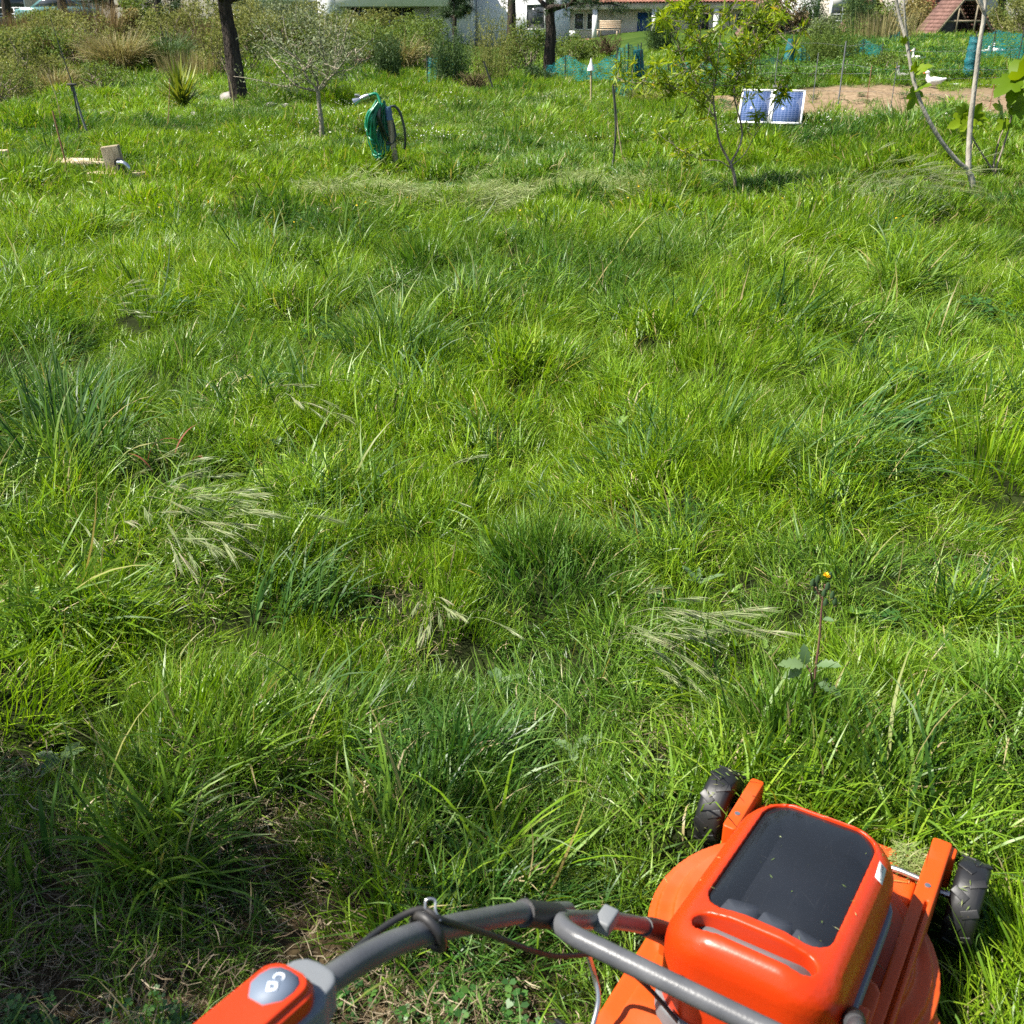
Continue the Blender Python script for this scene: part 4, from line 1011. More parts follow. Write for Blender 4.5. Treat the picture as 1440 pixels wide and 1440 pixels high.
# fig: pale crooked stems, a few big lobed leaves
def fig_leaf(p, d, n, s):
    """three- to five-lobed leaf with a wavy edge, slightly cupped"""
    d = Vector(d).normalized(); n = Vector(n); n = (n - d * n.dot(d)).normalized(); sd = d.cross(n); a = Acc()
    prof = [(0, 0), (.10, -.12), (.34, -.10), (.46, .10), (.34, .22), (.50, .46), (.42, .62), (.22, .52), (.20, .78), (.0, 1.0)]
    pts = prof + [(-x, y) for x, y in prof[-2:0:-1]]
    V = [[0, .25, 0]] + [[x, y, 0] for x, y in pts]
    V = np.array([[x, y, .22 * x * x - .35 * max(0, y - .3) ** 2 + rng.normal(0, .025)] for x, y, _ in V]) * s
    W = np.array([np.array(p) + x * np.array(sd) + y * np.array(d) + z * np.array(n) for x, y, z in V]); k = len(pts)
    a.add(W, np.array([[0, 1 + i, 1 + (i + 1) % k] for i in range(k)]), rng.random(), .5); return a
FB = G(1374, 268); fg = thing('fig_tree', 'fig tree with two long pale bare stems and few young leaves', 'tree', FB)
def ff(px, py, d=0): return np.array(D(px, py, FB.y + d)) - np.array(FB)
a = Acc()
l = spline([(0, 0, -.1), ff(1366, 250), ff(1362, 238), ff(1363, 200, .05), ff(1366, 160, .08), ff(1372, 110, .1), ff(1378, 60, .1), ff(1384, 20, .12), ff(1388, -40, .15)], 6); tube(a, l, np.linspace(.033, .018, len(l)), 10, wob=.1)
l = spline([ff(1364, 240), ff(1345, 225, -.03), ff(1318, 190, -.05), ff(1297, 150, -.05), ff(1284, 110, 0), ff(1275, 60, .05), ff(1264, 20, .1), ff(1256, -30, .1)], 6); tube(a, l, np.linspace(.024, .014, len(l)), 9, wob=.1)
l = spline([ff(1278, 70, .04), ff(1273, 30, 0), ff(1270, -20, 0)], 6); tube(a, l, np.linspace(.013, .009, len(l)), 8)
l = spline([ff(1383, 15, .1), ff(1374, -5, .1), ff(1368, -30, .1)], 6); tube(a, l, np.linspace(.014, .01, len(l)), 8)
part(a, 'trunk', BARK_FIG, fg)
for px, py, d, dr, nn_, s in ((1288, 100, 0, (.8, -.2, .45), (0, -.6, 1), .16), (1289, 128, -.02, (-.3, -.3, -.8), (.3, -1, .2), .20), (1290, 125, -.02, (.4, -.5, .3), (0, -.7, 1), .15), (1284, 100, -.02, (.1, -.3, .9), (.3, -1, .2), .10), (1270, 60, .02, (.3, -.3, .9), (0, -1, .3), .08)):
    part(fig_leaf(ff(px, py, d), dr, nn_, s), 'leaf', FIG, fg)
SB = G(1402, 252); sa = thing('fig_sapling', 'young fig sapling with thin stems and large bright lobed leaves', 'tree', SB)
def sp_(px, py, d=0): return np.array(D(px, py, SB.y + d)) - np.array(SB)
a = Acc()
for pts in ([(0, 0, -.05), sp_(1400, 240), sp_(1413, 200), sp_(1422, 165), sp_(1426, 130), sp_(1428, 110)], [(-.02, 0, -.05), sp_(1396, 240), sp_(1380, 215), sp_(1366, 190), sp_(1362, 170)], [(.0, .02, -.05), sp_(1397, 235), sp_(1404, 200, .05), sp_(1412, 180, .06)]):
    l = spline(pts, 5); tube(a, l, np.linspace(.013, .006, len(l)), 7)
part(a, 'stem', BARK_PEACH, sa)
for px, py, d, dr, nn_, s in ((1428, 112, 0, (-.75, -.5, -.35), (-.2, -.6, 1), .34), (1430, 108, 0, (.6, -.5, .6), (-.5, -.7, .6), .42), (1427, 120, 0, (-.35, -.7, -.6), (-.3, -.8, .6), .26), (1426, 130, 0, (.3, -.3, -.9), (0, -1, .2), .24), (1429, 105, .05, (.9, .1, .3), (-.3, -.7, .8), .36),
                              (1362, 168, 0, (-.9, -.2, -.25), (-.3, -.9, .5), .24), (1363, 168, 0, (.35, -.4, .75), (.1, -1, .3), .20), (1364, 168, .02, (.8, -.2, .1), (.1, -.8, .8), .20), (1361, 172, -.02, (-.2, -.5, -.7), (0, -1, .3), .18), (1362, 166, .05, (-.3, .2, .8), (0, -1, .2), .18), (1418, 172, 0, (-.7, -.3, -.3), (0, -.8, .7), .17), (1424, 150, 0, (.8, -.3, -.2), (0, -.9, .5), .24), (1412, 180, .05, (-.4, -.2, .8), (0, -1, .2), .14), (1366, 160, 0, (.6, -.3, -.5), (0, -.9, .5), .20), (1358, 164, .03, (-.6, -.2, .5), (0, -.9, .5), .18), (1410, 160, .02, (-.5, -.4, .4), (.1, -.8, .7), .22), (1436, 118, .02, (-.2, -.6, .7), (-.2, -.8, .5), .34)):
    part(fig_leaf(sp_(px, py, d), dr, nn_, s), 'leaf', FIG, sa)

# yucca
YB = G(258, 160); yu = thing('yucca', 'spiky yellow-green yucca rosette growing before the pine trunk', 'yucca', YB)
a = Acc(); n = 150; b = rng.normal(0, .04, (n, 3)); b[:, 2] = rng.uniform(.08, .22, n)
blades(a, b, rng.random(n) * 6.283, rng.uniform(.55, .92, n), rng.uniform(.028, .045, n), np.abs(rng.normal(.7, .45, n)), rng.normal(.15, .2, n), 4); tag(part(a, 'spiky_leaves', YUCCA, yu), kind='stuff')

# ------------------------------------------------------------------ weeds and grass tufts that stand out of the sward
TH = G(1142, 1030); th = thing('sow_thistle', 'tall purple-stemmed sow thistle with one yellow flower in the grass', 'weed', TH)
def tt(px, py, d=0): return np.array(D(px, py, TH.y + d)) - np.array(TH)
STEMP = solid('purple_stem', (.13, .045, .055), (.17, .11, .06), 40, .5)
WEED = foliage_mat('weed_leaf', [(0, (.05, .10, .04)), (.5, (.10, .17, .07)), (1, (.16, .24, .10))], .35, .5, .35)
a = Acc(); main = spline([(0, 0, -.03), tt(1143, 1000), tt(1146, 950), tt(1152, 900), tt(1156, 850), tt(1160, 822)], 6); tube(a, main, np.linspace(.0040, .0020, len(main)), 8)
tube(a, spline([tt(1143, 985), tt(1141, 950, .01), tt(1134, 935, .02)], 5), .0025, 6); tube(a, spline([tt(1157, 845), tt(1152, 835), tt(1147, 826)], 5), .002, 6); part(a, 'stem', STEMP, th)
for i in range(11):
    px, py = rng.normal(1153, 9), rng.normal(834, 10); p = tt(px, py, rng.normal(0, .012)); a = Acc(); tube(a, [p, p + [0, 0, .007], p + [0, 0, .016]], np.array([.005, .006, .0025]), 7); part(a, 'bud', WEED, th)
fl = tt(1162, 811); a = Acc(); n = 40; az = rng.random(n) * 6.283; blades(a, np.tile(fl, (n, 1)), az, rng.uniform(.008, .012, n), .003, rng.uniform(.2, 1.2, n), .3, 2, tipw=.6); part(a, 'flower', YELLOW, th)
def weed_leaf(p, d, n_, L, W, lobes=5):
    d = Vector(d).normalized(); n_ = Vector(n_); n_ = (n_ - d * n_.dot(d)).normalized(); s = d.cross(n_); a = Acc()
    ys = np.linspace(0, 1, 2 * lobes + 1); w = [W * (math.sin(math.pi * min(1, y * .9 + .08)) ** .7) * (.62 if i % 2 else 1) * (1 if 0 < i < 2 * lobes else .1) for i, y in enumerate(ys)]
    V, F = [], []
    for y, q in zip(ys, w):
        c = np.array(p) + y * L * np.array(d) + np.array(n_) * (-.25 * L * y * y)
        V += [c - q / 2 * np.array(s) + np.array(n_) * q * .15, c, c + q / 2 * np.array(s) + np.array(n_) * q * .15]
    for i in range(len(ys) - 1):
        k = i * 3; F += [[k, k + 1, k + 4, k + 3], [k + 1, k + 2, k + 5, k + 4]]
    a.add(V, F, rng.random(), .5); return a
for px, py, dx, dz, L, W in ((1134, 936, -.8, .3, .07, .035), (1134, 934, -.2, .8, .05, .03), (1147, 935, .7, .5, .06, .03), (1130, 940, -.6, -.2, .05, .03), (1157, 870, .5, .5, .03, .016), (1150, 960, .7, -.1, .06, .028), (1158, 955, .5, -.6, .05, .03),
                             (1145, 1010, .9, -.2, .11, .06), (1150, 1015, .6, -.1, .12, .055), (1138, 1005, -.9, .15, .12, .035), (1142, 1012, -.6, .1, .10, .04)):
    part(weed_leaf(tt(px, py), (dx, rng.normal(-.25, .2), dz), (rng.normal(0, .3), -.5, 1), L, W), 'leaf', WEED, th)

def barley(px, py, n, spread, h, head, azi, label, droop=1.5, rnd=None):
    """drooping seed heads with long awns, bent over to one side"""
    B = G(px, py); o = thing('wild_barley', label, 'grass tuft', B, 0, None); st = Acc(); hd = Acc()
    base = np.stack([rng.normal(0, spread, n), rng.normal(0, spread * .6, n), np.full(n, -.01)], -1); base[:, 2] += terrain(base[:, 0] + B.x, base[:, 1] + B.y) - B.z
    az = rng.normal(azi, .35, n); ln = rng.uniform(.75, 1.1, n) * h; rn = rng.random(n)
    le = np.abs(rng.normal(.35, .15, n)); be = rng.normal(droop * .75, .2, n)
    tip = blades(st, base, az, ln, .0022, le, be, 6, tipw=.8, rnd=rn)
    # each head: a spindle of spikelets ending in long awns that carry on bending
    for i in range(n):
        th0 = le[i] + be[i]; m_ = 18; t = np.linspace(0, 1, m_)
        d0 = np.array([math.sin(th0) * math.cos(az[i]), math.sin(th0) * math.sin(az[i]), math.cos(th0)])
        pb = tip[i] + np.outer(t * head * .45, d0) + rng.normal(0, .0015, (m_, 3))
        blades(hd, pb, az[i] + rng.normal(0, .07, m_), head * rng.uniform(.45, .75, m_), .0021, th0 + rng.normal(0, .07, m_), .25, 3, rng.normal(0, 1, m_), rnd=np.clip(rn[i] * .4 + rng.random(m_) * .6, 0, 1))
    tag(part(st, 'stalks', AWN, o), kind='stuff'); tag(part(hd, 'seed_heads', AWN, o), kind='stuff'); return o
barley(225, 775, 44, .10, .36, .15, -.62, 'large pale tuft of seed heads bent over beside dark green grass')
barley(860, 935, 26, .05, .34, .13, -.6, 'pale tuft of long-awned seed heads bent over above the mower')
barley(612, 890, 10, .02, .24, .10, -1.4, 'small pale bunch of seed heads hanging over the bare dark hollow')
barley(585, 735, 4, .02, .28, .09, -.6, 'few purplish seed heads leaning out of bright green grass')
barley(1225, 305, 80, .28, .58, .28, .2, 'wide silvery tuft of seed heads bending before the fig tree', 1.7)
barley(130, 480, 14, .04, .40, .12, -.2, 'thin silvery seed heads leaning beside the tall grass', 1.4)
barley(370, 600, 10, .05, .36, .12, -.4, 'narrow pale seed heads bent low in the meadow grass', 1.6)

def tuft(px, py, n, r, L, W, mat, label, lean=(.35, .2), bend=(.9, .4), comb=None, z=0.0, name='grass_tuft', rmax=.95):
    B = G(px, py); o = thing(name, label, 'grass tuft', B); a = Acc(); b, an = disk(n, r); b[:, 2] += terrain(b[:, 0] + B.x, b[:, 1] + B.y) - B.z
    az = an + rng.normal(0, .6, n) if comb is None else rng.normal(comb, .7, n)
    blades(a, b, az, rng.uniform(*L, n), rng.uniform(*W, n), np.abs(rng.normal(*lean, n)), np.abs(rng.normal(*bend, n)), 7, rng.normal(0, .8, n), curl=rng.normal(0, .4, n), rnd=rng.random(n) * rmax)
    tag(part(a, 'blades', mat, o), kind='stuff'); return o
tuft(545, 505, 190, .24, (.22, .48), (.004, .008), WIDE, 'dark blue-green tussock of wide blades in the middle of the meadow')
tuft(700, 470, 70, .20, (.15, .34), (.004, .008), WIDE, 'short pale-striped tuft of wide blades beside the dark tussock', comb=.2)
tuft(905, 385, 150, .22, (.22, .42), (.005, .009), WIDE, 'low dark tussock before the peach tree')
tuft(1180, 640, 170, .26, (.25, .60), (.004, .008), WIDE, 'long blue-green tussock combed over to one side', comb=-.5, lean=(.7, .3))
tuft(1390, 680, 80, .16, (.25, .48), (.004, .008), GRASS, 'upright clump of long lime blades at the meadow edge', lean=(.15, .15), bend=(.5, .3))
tuft(1270, 560, 90, .20, (.2, .36), (.004, .008), WIDE, 'sparse dark tuft around a shaded hollow')
tuft(90, 660, 190, .22, (.3, .56), (.005, .010), WIDE, 'tall broad-bladed tussock with reddish tips', lean=(.3, .2), rmax=1)
tuft(30, 740, 90, .2, (.2, .42), (.003, .006), GRASS, 'tall lime tuft beside the red-tipped tussock')
tuft(415, 870, 120, .14, (.16, .34), (.004, .008), WIDE, 'dark blue-green tuft between the seed heads and the bare hollow', comb=.3)
tuft(470, 770, 90, .12, (.14, .30), (.003, .006), WIDE, 'loose bluish tuft behind the large pale seed heads')
tuft(1010, 985, 110, .14, (.2, .36), (.003, .006), GRASS, 'arching lime tuft beside the mower wheel', comb=-2.6, lean=(.6, .3))
tuft(1265, 305, 110, .26, (.2, .42), (.006, .010), WIDE, 'dark tussock under the silvery seed heads')
tuft(72, 222, 150, .26, (.25, .50), (.006, .011), WIDE, 'rounded dark green tuft behind the broad pale board')
tuft(1275, 190, 160, .32, (.4, .72), (.010, .018), BRIGHT, 'leafy green clump growing against the bare soil bank')
tuft(40, 1250, 16, .06, (.16, .30), (.010, .014), WIDE, 'few very broad blades standing in the shaded short grass', lean=(.12, .1), bend=(.3, .2))
a = Acc(); B = G(215, 690)
o = thing('withered_leaf', 'withered red and orange grass blades arching over the tussock', 'grass blades', B)
blades(a, np.array([[.0, 0, .12], [.10, .02, .14], [.17, 0, .12], [.02, -.02, .08]]), [-.2, .9, -.9, 2.8], [.22, .16, .14, .14], .008, [.3, .5, .9, .5], [1.9, 1.1, .8, 1.4], 8, rnd=[.1, .3, .2, .5]); part(a, 'blades', REDLEAF, o)
# broad dock leaves flat in the sward
for px, py, k, lab in ((700, 975, 6, 'pale broad weed leaves flat beside the dark bare hollow'), (805, 1070, 4, 'single small rosette of pale leaves under arching grass'), (90, 1090, 5, 'broad weed leaves in the shaded trampled corner'), (880, 370, 6, 'bright round weed leaves beside the low dark tussock')):
    B = G(px, py); o = thing('weed_rosette', lab, 'weed', B)
    for q in range(k):
        az = rng.random() * 6.283; part(weed_leaf((0, 0, .03), (math.cos(az), math.sin(az), rng.uniform(.2, .6)), (0, -.2, 1), rng.uniform(.05, .08), rng.uniform(.022, .032), 4), 'leaf', WEED, o)

# broad-leaved weeds sown through the sward
def rosette(k):
    a = Acc()
    for q in range(k):
        az = rng.random() * 6.283; w = weed_leaf((0, 0, .02), (math.cos(az), math.sin(az), rng.uniform(.5, 1.6)), (0, 0, 1), rng.uniform(.06, .13), rng.uniform(.02, .045), 4)
        a.add(np.concatenate(w.v), np.concatenate(w.f), rng.random(), .5)
    return proto('z', a, WEED if k % 2 else BRIGHT)
x, y = points(1.5, 9, 2.2); k = (fbm(x * .9, y * .9, 113) > .42) & (np.hypot(*mower_local(x, y)) > .6); x, y = x[k], y[k]; n = len(x)
scatter('broad_weeds', [rosette(q) for q in (5, 6, 7, 8)], np.stack([x, y, terrain(x, y) + .02], -1), np.stack([np.zeros(n), np.zeros(n), rng.random(n) * 6.28], -1), np.stack([rng.uniform(.45, .8, n)] * 3, -1), rng.integers(0, 4, n), np.zeros(n), 'small broad-leaved weeds growing through the long grass', 'weeds')
# ------------------------------------------------------------------ background planting
def pine(px, py, r, lean_px, fork_z, h, spread, label, crown=True, dist=None, n_l=9, low=None, seedlimbs=()):
    """umbrella pine: bare leaning trunk, forked limbs, tufts of needles"""
    B = G(px, py) if dist is None else Vector((D(px, py, dist).x, dist, tz(D(px, py, dist).x, dist)))
    o = thing('pine_tree', label, 'tree', B); a = Acc()
    t0 = np.array(D(px + lean_px, py - 100, B.y)) - np.array(B); ax = t0 / max(t0[2], .1)
    ax = np.array([ax[0], 0, 1.0])
    tr_ = spline([(0, 0, -.15), ax * fork_z * .33 + rng.normal(0, .02, 3), ax * fork_z * .66 + rng.normal(0, .02, 3), ax * fork_z, ax * (fork_z + (h - fork_z) * .5) + rng.normal(0, .1, 3), ax * (h * .93)], 6)
    q = np.linspace(0, 1, len(tr_)); tube(a, tr_, r * (1.12 - .35 * np.minimum(q * 1.6, 1) - .5 * np.clip(q - .6, 0, 1) / .4), 14, wob=.12)
    anchors = []
    for k in range(n_l):
        z = fork_z + (h - fork_z) * rng.uniform(0, .75); z = fork_z if k < 3 else z; az = k * 2.4 + rng.normal(0, .3)
        p0 = ax * z; L = spread * rng.uniform(.65, 1.0) * (1 - .3 * (z - fork_z) / (h - fork_z))
        p1 = p0 + np.array([math.cos(az) * L, math.sin(az) * L, L * rng.uniform(.25, .6)])
        if low is not None and k < 3: p1[2] = low + rng.normal(0, .12)
        l = limb(p0, p1, 5, .06, .05); tube(a, l, np.linspace(r * .42, .02, len(l)), 8, wob=.12)
        for j in range(9):
            s0 = l[rng.integers(len(l) // 3, len(l))]; s1 = s0 + rng.normal(0, .34 * spread / 2, 3) * [1, 1, .55] + [0, 0, .12]; l2 = limb(s0, s1, 3, .08); tube(a, l2, np.linspace(.016, .006, len(l2)), 5, False)
            for m_ in range(16): anchors.append(l2[rng.integers(1, len(l2))] + rng.normal(0, .09, 3))
    part(a, 'trunk', BARK, o)
    if crown:
        A = np.array(anchors); n = 15; P_ = np.repeat(A, n, 0); d = rand_dirs(len(P_), .35); c = Acc()
        leaves(c, P_, d, rng.uniform(.10, .17, len(P_)), .012, droop=.05); part(c, 'crown', PINE, o)
    return o
pine(338, 146, .17, -16, 1.92, 6.2, 2.3, 'dark leaning pine trunk beside the yucca and pale rock', n_l=11, low=2.35)
pine(773, 112, .17, 0, 1.80, 6.8, 2.6, 'straight dark pine trunk before the tiled bungalow', n_l=12, low=2.05)
pine(720, 60, .20, -1, 2.6, 7.2, 2.4, 'grey pine trunk rising behind the willow-like shrub', dist=47)
pine(232, 55, .15, -22, 2.4, 6.0, 2.0, 'slim leaning pine trunk among the russet stalks on the bank', dist=40)
pine(90, 34, .20, -12, 2.4, 6.2, 2.6, 'pine trunk standing before the teal parked car', dist=52, low=2.7)
pine(10, 30, .20, -12, 3.0, 6.5, 2.2, 'pine trunk standing before the beige house', dist=54)
pine(165, 58, .13, -14, .85, 4.6, 2.0, 'low-branched bushy pine above the tall russet stalks', dist=45, low=1.0)
pine(639, 50, .10, 0, 1.55, 3.4, .95, 'small round pine before the white modern house', dist=46, low=1.75, n_l=12)
pine(1405, 46, .26, 6, 3.0, 7.0, 2.8, 'thick pine trunk standing behind the open coop', dist=60)

def shrub(px, py, w, h, style, mat, label, dist=None, name='shrub', stems=True, n=None, group=None, mat2=None):
    if dist is None: B = G(px, py)
    else:
        x = D(px, py, dist).x; B = Vector((x, dist, tz(x, dist)))
    o = thing(name, label, 'shrub', B, 0, group); st = Acc(); fo = Acc()
    sz = max(.018, B.y * .0011)                                    # leaves as fine as the plant's kind allows
    if style == 'leafy':
        n = n or 2600; cl = []
        for k in range(int(9 + w * 7)):
            az = rng.random() * 6.283; rr = w / 2 * math.sqrt(rng.random()) * .85; zz = h * (.25 + .72 * rng.random() * (1 - .45 * (rr / (w / 2)) ** 2))
            p = np.array([rr * math.cos(az), rr * math.sin(az), zz]); cl.append(p)
            if stems: tube(st, limb((rng.normal(0, w * .08), rng.normal(0, w * .08), -.05), p, 4, .06), np.linspace(.02, .006, 13), 5, False)
        cl = np.array(cl); i = rng.integers(0, len(cl), n); P_ = cl[i] + rng.normal(0, 1, (n, 3)) * np.array([w * .085, w * .085, h * .085])
        P_[:, 2] = np.maximum(P_[:, 2], .02)
        leaves(fo, P_, rand_dirs(n, .2), rng.uniform(1.6, 3.2, n) * sz, sz * 1.05, rnd=np.clip(rng.random(n) * .6 + rng.random(len(cl))[i] * .4, 0, 1))
    elif style == 'tussock':
        n = n or 700; b, an = disk(n, w * .22); blades(fo, b, an + rng.normal(0, .5, n), rng.uniform(.65, 1.15, n) * h * 1.15, sz * .5, np.abs(rng.normal(.28, .22, n)), np.abs(rng.normal(1.15, .45, n)), 6, rng.normal(0, .6, n))
    elif style == 'reed':
        n = n or 420; b, an = disk(n, w * .5); blades(fo, b, an, rng.uniform(.55, 1.1, n) * h, sz * .45, np.abs(rng.normal(.12, .1, n)), np.abs(rng.normal(.3, .25, n)), 5, rng.normal(0, .6, n))
    elif style == 'broom':
        n = n or 900; k = max(40, n // 12); b, an = disk(k, w * .30); L = rng.uniform(.55, 1.08, k) * h * (1 - .25 * (np.hypot(b[:, 0], b[:, 1]) / (w * .3)) ** 2); le = np.abs(rng.normal(.14, .13, k)); az = an + rng.normal(0, .5, k)
        blades(fo, b, az, L, sz * .4, le, 0.0, 3, tipw=.4)
        n4 = n * 4; q = rng.integers(0, k, n4); t = rng.uniform(.12, 1, n4)
        P_ = b[q] + np.stack([np.sin(le[q]) * np.cos(az[q]), np.sin(le[q]) * np.sin(az[q]), np.cos(le[q])], -1) * (L[q] * t)[:, None] + rng.normal(0, .05, (n4, 3))
        leaves(fo, P_, rand_dirs(n4, 1.3), rng.uniform(1.6, 3.4, n4) * sz, sz * .6, droop=0, rnd=np.clip(rng.random(n4) * .6 + rng.random(k)[q] * .4, 0, 1))
    elif style == 'twig':
        for k in range(n or 90):
            az = rng.random() * 6.283; e = np.array([math.cos(az) * w / 2 * rng.random(), math.sin(az) * w / 2 * rng.random(), h * rng.uniform(.4, 1)])
            tube(st, limb((rng.normal(0, w * .12), rng.normal(0, w * .12), -.03), e, 4, .1), np.linspace(sz * .35, sz * .14, 13), 4, False)
        if mat2 is not None:
            n2 = 260; P_ = np.stack([rng.normal(0, w * .22, n2), rng.normal(0, w * .22, n2), rng.uniform(.2, 1, n2) * h], -1); leaves(fo, P_, rand_dirs(n2), 2 * sz, sz)
    if st.v: part(st, 'stems', BARK_PEACH if style != 'twig' else mat, o)
    if fo.v: tag(part(fo, 'foliage', mat2 or mat, o), kind='stuff')
    return o
S = shrub
# the overgrown bank at the far side, under the pines
S(168, 104, 2.2, 1.15, 'tussock', DRYG, 'wide arching tan tussock on the bank with dark base', n=1000)
S(236, 98, 1.9, 1.0, 'tussock', BROOM, 'dark olive tussock on the bank before the slim pine')
S(150, 96, 1.0, .8, 'tussock', OCHRE, 'small ochre tussock in front of the wide tan one')
S(98, 88, 1.7, .75, 'tussock', RUSSET, 'low brown withered mound on the bank beside the thin rod')
S(135, 64, 1.7, 1.5, 'reed', RUSSET, 'tall russet dry stalks on the bank below the bushy pine', n=520)
S(196, 60, 1.3, 1.0, 'leafy', OCHRE, 'ochre flowering bush on the bank beside the russet stalks', n=1500)
S(168, 50, 1.6, .9, 'leafy', SHRUBG, 'grey-green bush behind the russet stalks', dist=38)
S(110, 74, .9, .7, 'leafy', OCHRE, 'small yellow-flowered bush on the bank before the parked car', n=900)
S(88, 70, 2.0, .9, 'leafy', SHRUBG, 'pale weedy bush on the bank below the parked car')
S(60, 58, 2.2, .9, 'leafy', SHRUB, 'green weedy bush below the white railing')
S(20, 62, 2.4, 1.1, 'reed', RUSSET, 'dry reddish stalks below the beige house')
S(35, 92, 2.2, 1.0, 'leafy', SHRUB, 'mixed green bush on the bank, lower edge')
S(8, 150, 1.6, 1.0, 'leafy', SHRUBG, 'rounded grey-green bush at the foot of the bank')
S(28, 140, 1.2, .7, 'broom', BRIGHT, 'bright feathery green bush at the foot of the bank', n=500)
S(62, 122, 1.4, .7, 'leafy', SHRUBG, 'low grey weeds at the foot of the bank')
S(120, 118, 1.2, .45, 'twig', DRYG, 'fallen pale stalks lying on the bank')
S(300, 78, 1.8, 1.2, 'reed', RUSSET, 'russet stalks behind the leaning pine trunk')
S(278, 62, 2.2, 1.5, 'leafy', SHRUBG, 'tall grey-leaved shrub beside the leaning pine')
S(268, 112, 1.6, .8, 'reed', DRYG, 'sparse dry weeds behind the yucca')
S(352, 80, 2.0, 1.6, 'leafy', SHRUBG, 'grey-green shrub between the pine trunk and the olive')
S(400, 72, 2.4, 1.6, 'leafy', OLIVE, 'large silvery shrub behind the olive tree')
S(455, 78, 2.2, 1.3, 'leafy', SHRUBG, 'dull green shrub behind the olive crown')
S(505, 86, 1.8, 1.1, 'leafy', SHRUB, 'brownish green shrub behind the hose', mat2=None)
S(490, 62, 2.0, 1.4, 'leafy', SHRUB, 'green shrub before the white wall of the modern house', dist=40)
S(548, 112, 1.0, 1.3, 'broom', BROOM, 'upright dark green broom bush beside the leafy shrub')
S(592, 86, 2.0, 1.6, 'leafy', SHRUB, 'tall leafy shrub between the broom bushes')
S(570, 62, 1.2, 1.2, 'leafy', BRIGHT, 'yellow-green shrub before the dark glazing', dist=40)
S(538, 70, 2.0, 1.5, 'leafy', SHRUBG, 'grey shrub before the dark glazing', dist=42)
S(636, 122, 1.3, 1.5, 'broom', BROOM, 'dense dark grey-green broom bush wrapped in green netting', n=1300)
S(668, 128, 1.0, .45, 'twig', DRYG, 'heap of pale dry twigs beside the dark broom bush', n=150)
S(694, 122, 1.4, 2.1, 'broom', SHRUBG, 'tall willow-like grey-green shrub with thin upright stems', n=800)
S(738, 105, 1.6, 1.5, 'leafy', SHRUB, 'brownish green shrub beside the straight pine')
S(728, 92, 1.4, 1.2, 'twig', RUSSET, 'brown twiggy shrub behind the straight pine', mat2=SHRUBG)
S(758, 118, 1.0, .5, 'leafy', BROOM, 'low dark plants at the foot of the straight pine', n=800)
S(803, 88, 2.0, 1.3, 'leafy', SHRUB, 'rounded green bush behind the turquoise netting', dist=42)
S(850, 82, 1.8, 1.0, 'twig', RUSSET, 'bare reddish twiggy bush before the bungalow terrace', dist=46, n=160)
S(928, 74, 1.5, 2.0, 'broom', BROOM, 'cypress-like dark bush before the bungalow porch', dist=46)
S(1062, 66, 1.4, 1.6, 'leafy', SHRUB, 'green bush before the porch end', dist=46)
S(1106, 64, 1.5, 1.9, 'leafy', RUSSET, 'brown withered conifer beside the white house', dist=44)
S(1136, 62, 1.2, 2.0, 'broom', BROOM, 'dark green conifer at the white house corner', dist=46)
S(1166, 100, 2.0, 1.45, 'broom', SHRUB, 'wide drooping green bush inside the bird run fence', dist=30, n=1500)
S(1152, 64, 1.2, 1.0, 'leafy', OLIVE, 'silvery bush below the shuttered window', dist=42)
S(1200, 58, 1.0, 1.9, 'broom', BROOM, 'dark spiky plant beside the shuttered window', dist=44)
S(1240, 62, 2.4, 1.2, 'reed', DRYG, 'tall seeding grass before the half-hidden coop', dist=40)
S(1215, 40, 2.6, 1.8, 'leafy', SHRUB, 'green bush between the window and the open coop', dist=50)
S(1285, 48, 2.4, 1.6, 'leafy', OCHRE, 'ochre bush beside the open coop', dist=48)
S(1318, 36, 2.2, 1.9, 'leafy', REDLEAF, 'red-brown bush behind the open coop roof', dist=54)
S(1425, 58, 2.4, 1.5, 'leafy', SHRUBG, 'pale weedy bush behind the turquoise netting', dist=46)
S(1440, 30, 3.0, 2.4, 'leafy', SHRUB, 'large green bush behind the pale weedy one', dist=56)
S(1135, 118, 1.6, .45, 'leafy', BRIGHT, 'low bright nettles along the bird run fence', dist=27, n=1400)
S(1185, 122, 2.0, .5, 'leafy', BRIGHT, 'low bright nettles below the drooping bush', dist=27.5, n=1700)
S(1240, 112, 1.4, .55, 'leafy', SHRUB, 'dark low weeds beside the ducks', dist=29, n=1200)
S(1060, 125, 2.4, .5, 'leafy', BRIGHT, 'low bright weeds behind the solar panel', dist=26.5, n=1800)
S(930, 130, 2.2, .45, 'leafy', BRIGHT, 'low green weeds behind the peach crown', dist=26, n=1500)
S(905, 150, 1.2, .40, 'tussock', SHRUBG, 'silvery low tussock under the peach branches', n=300)
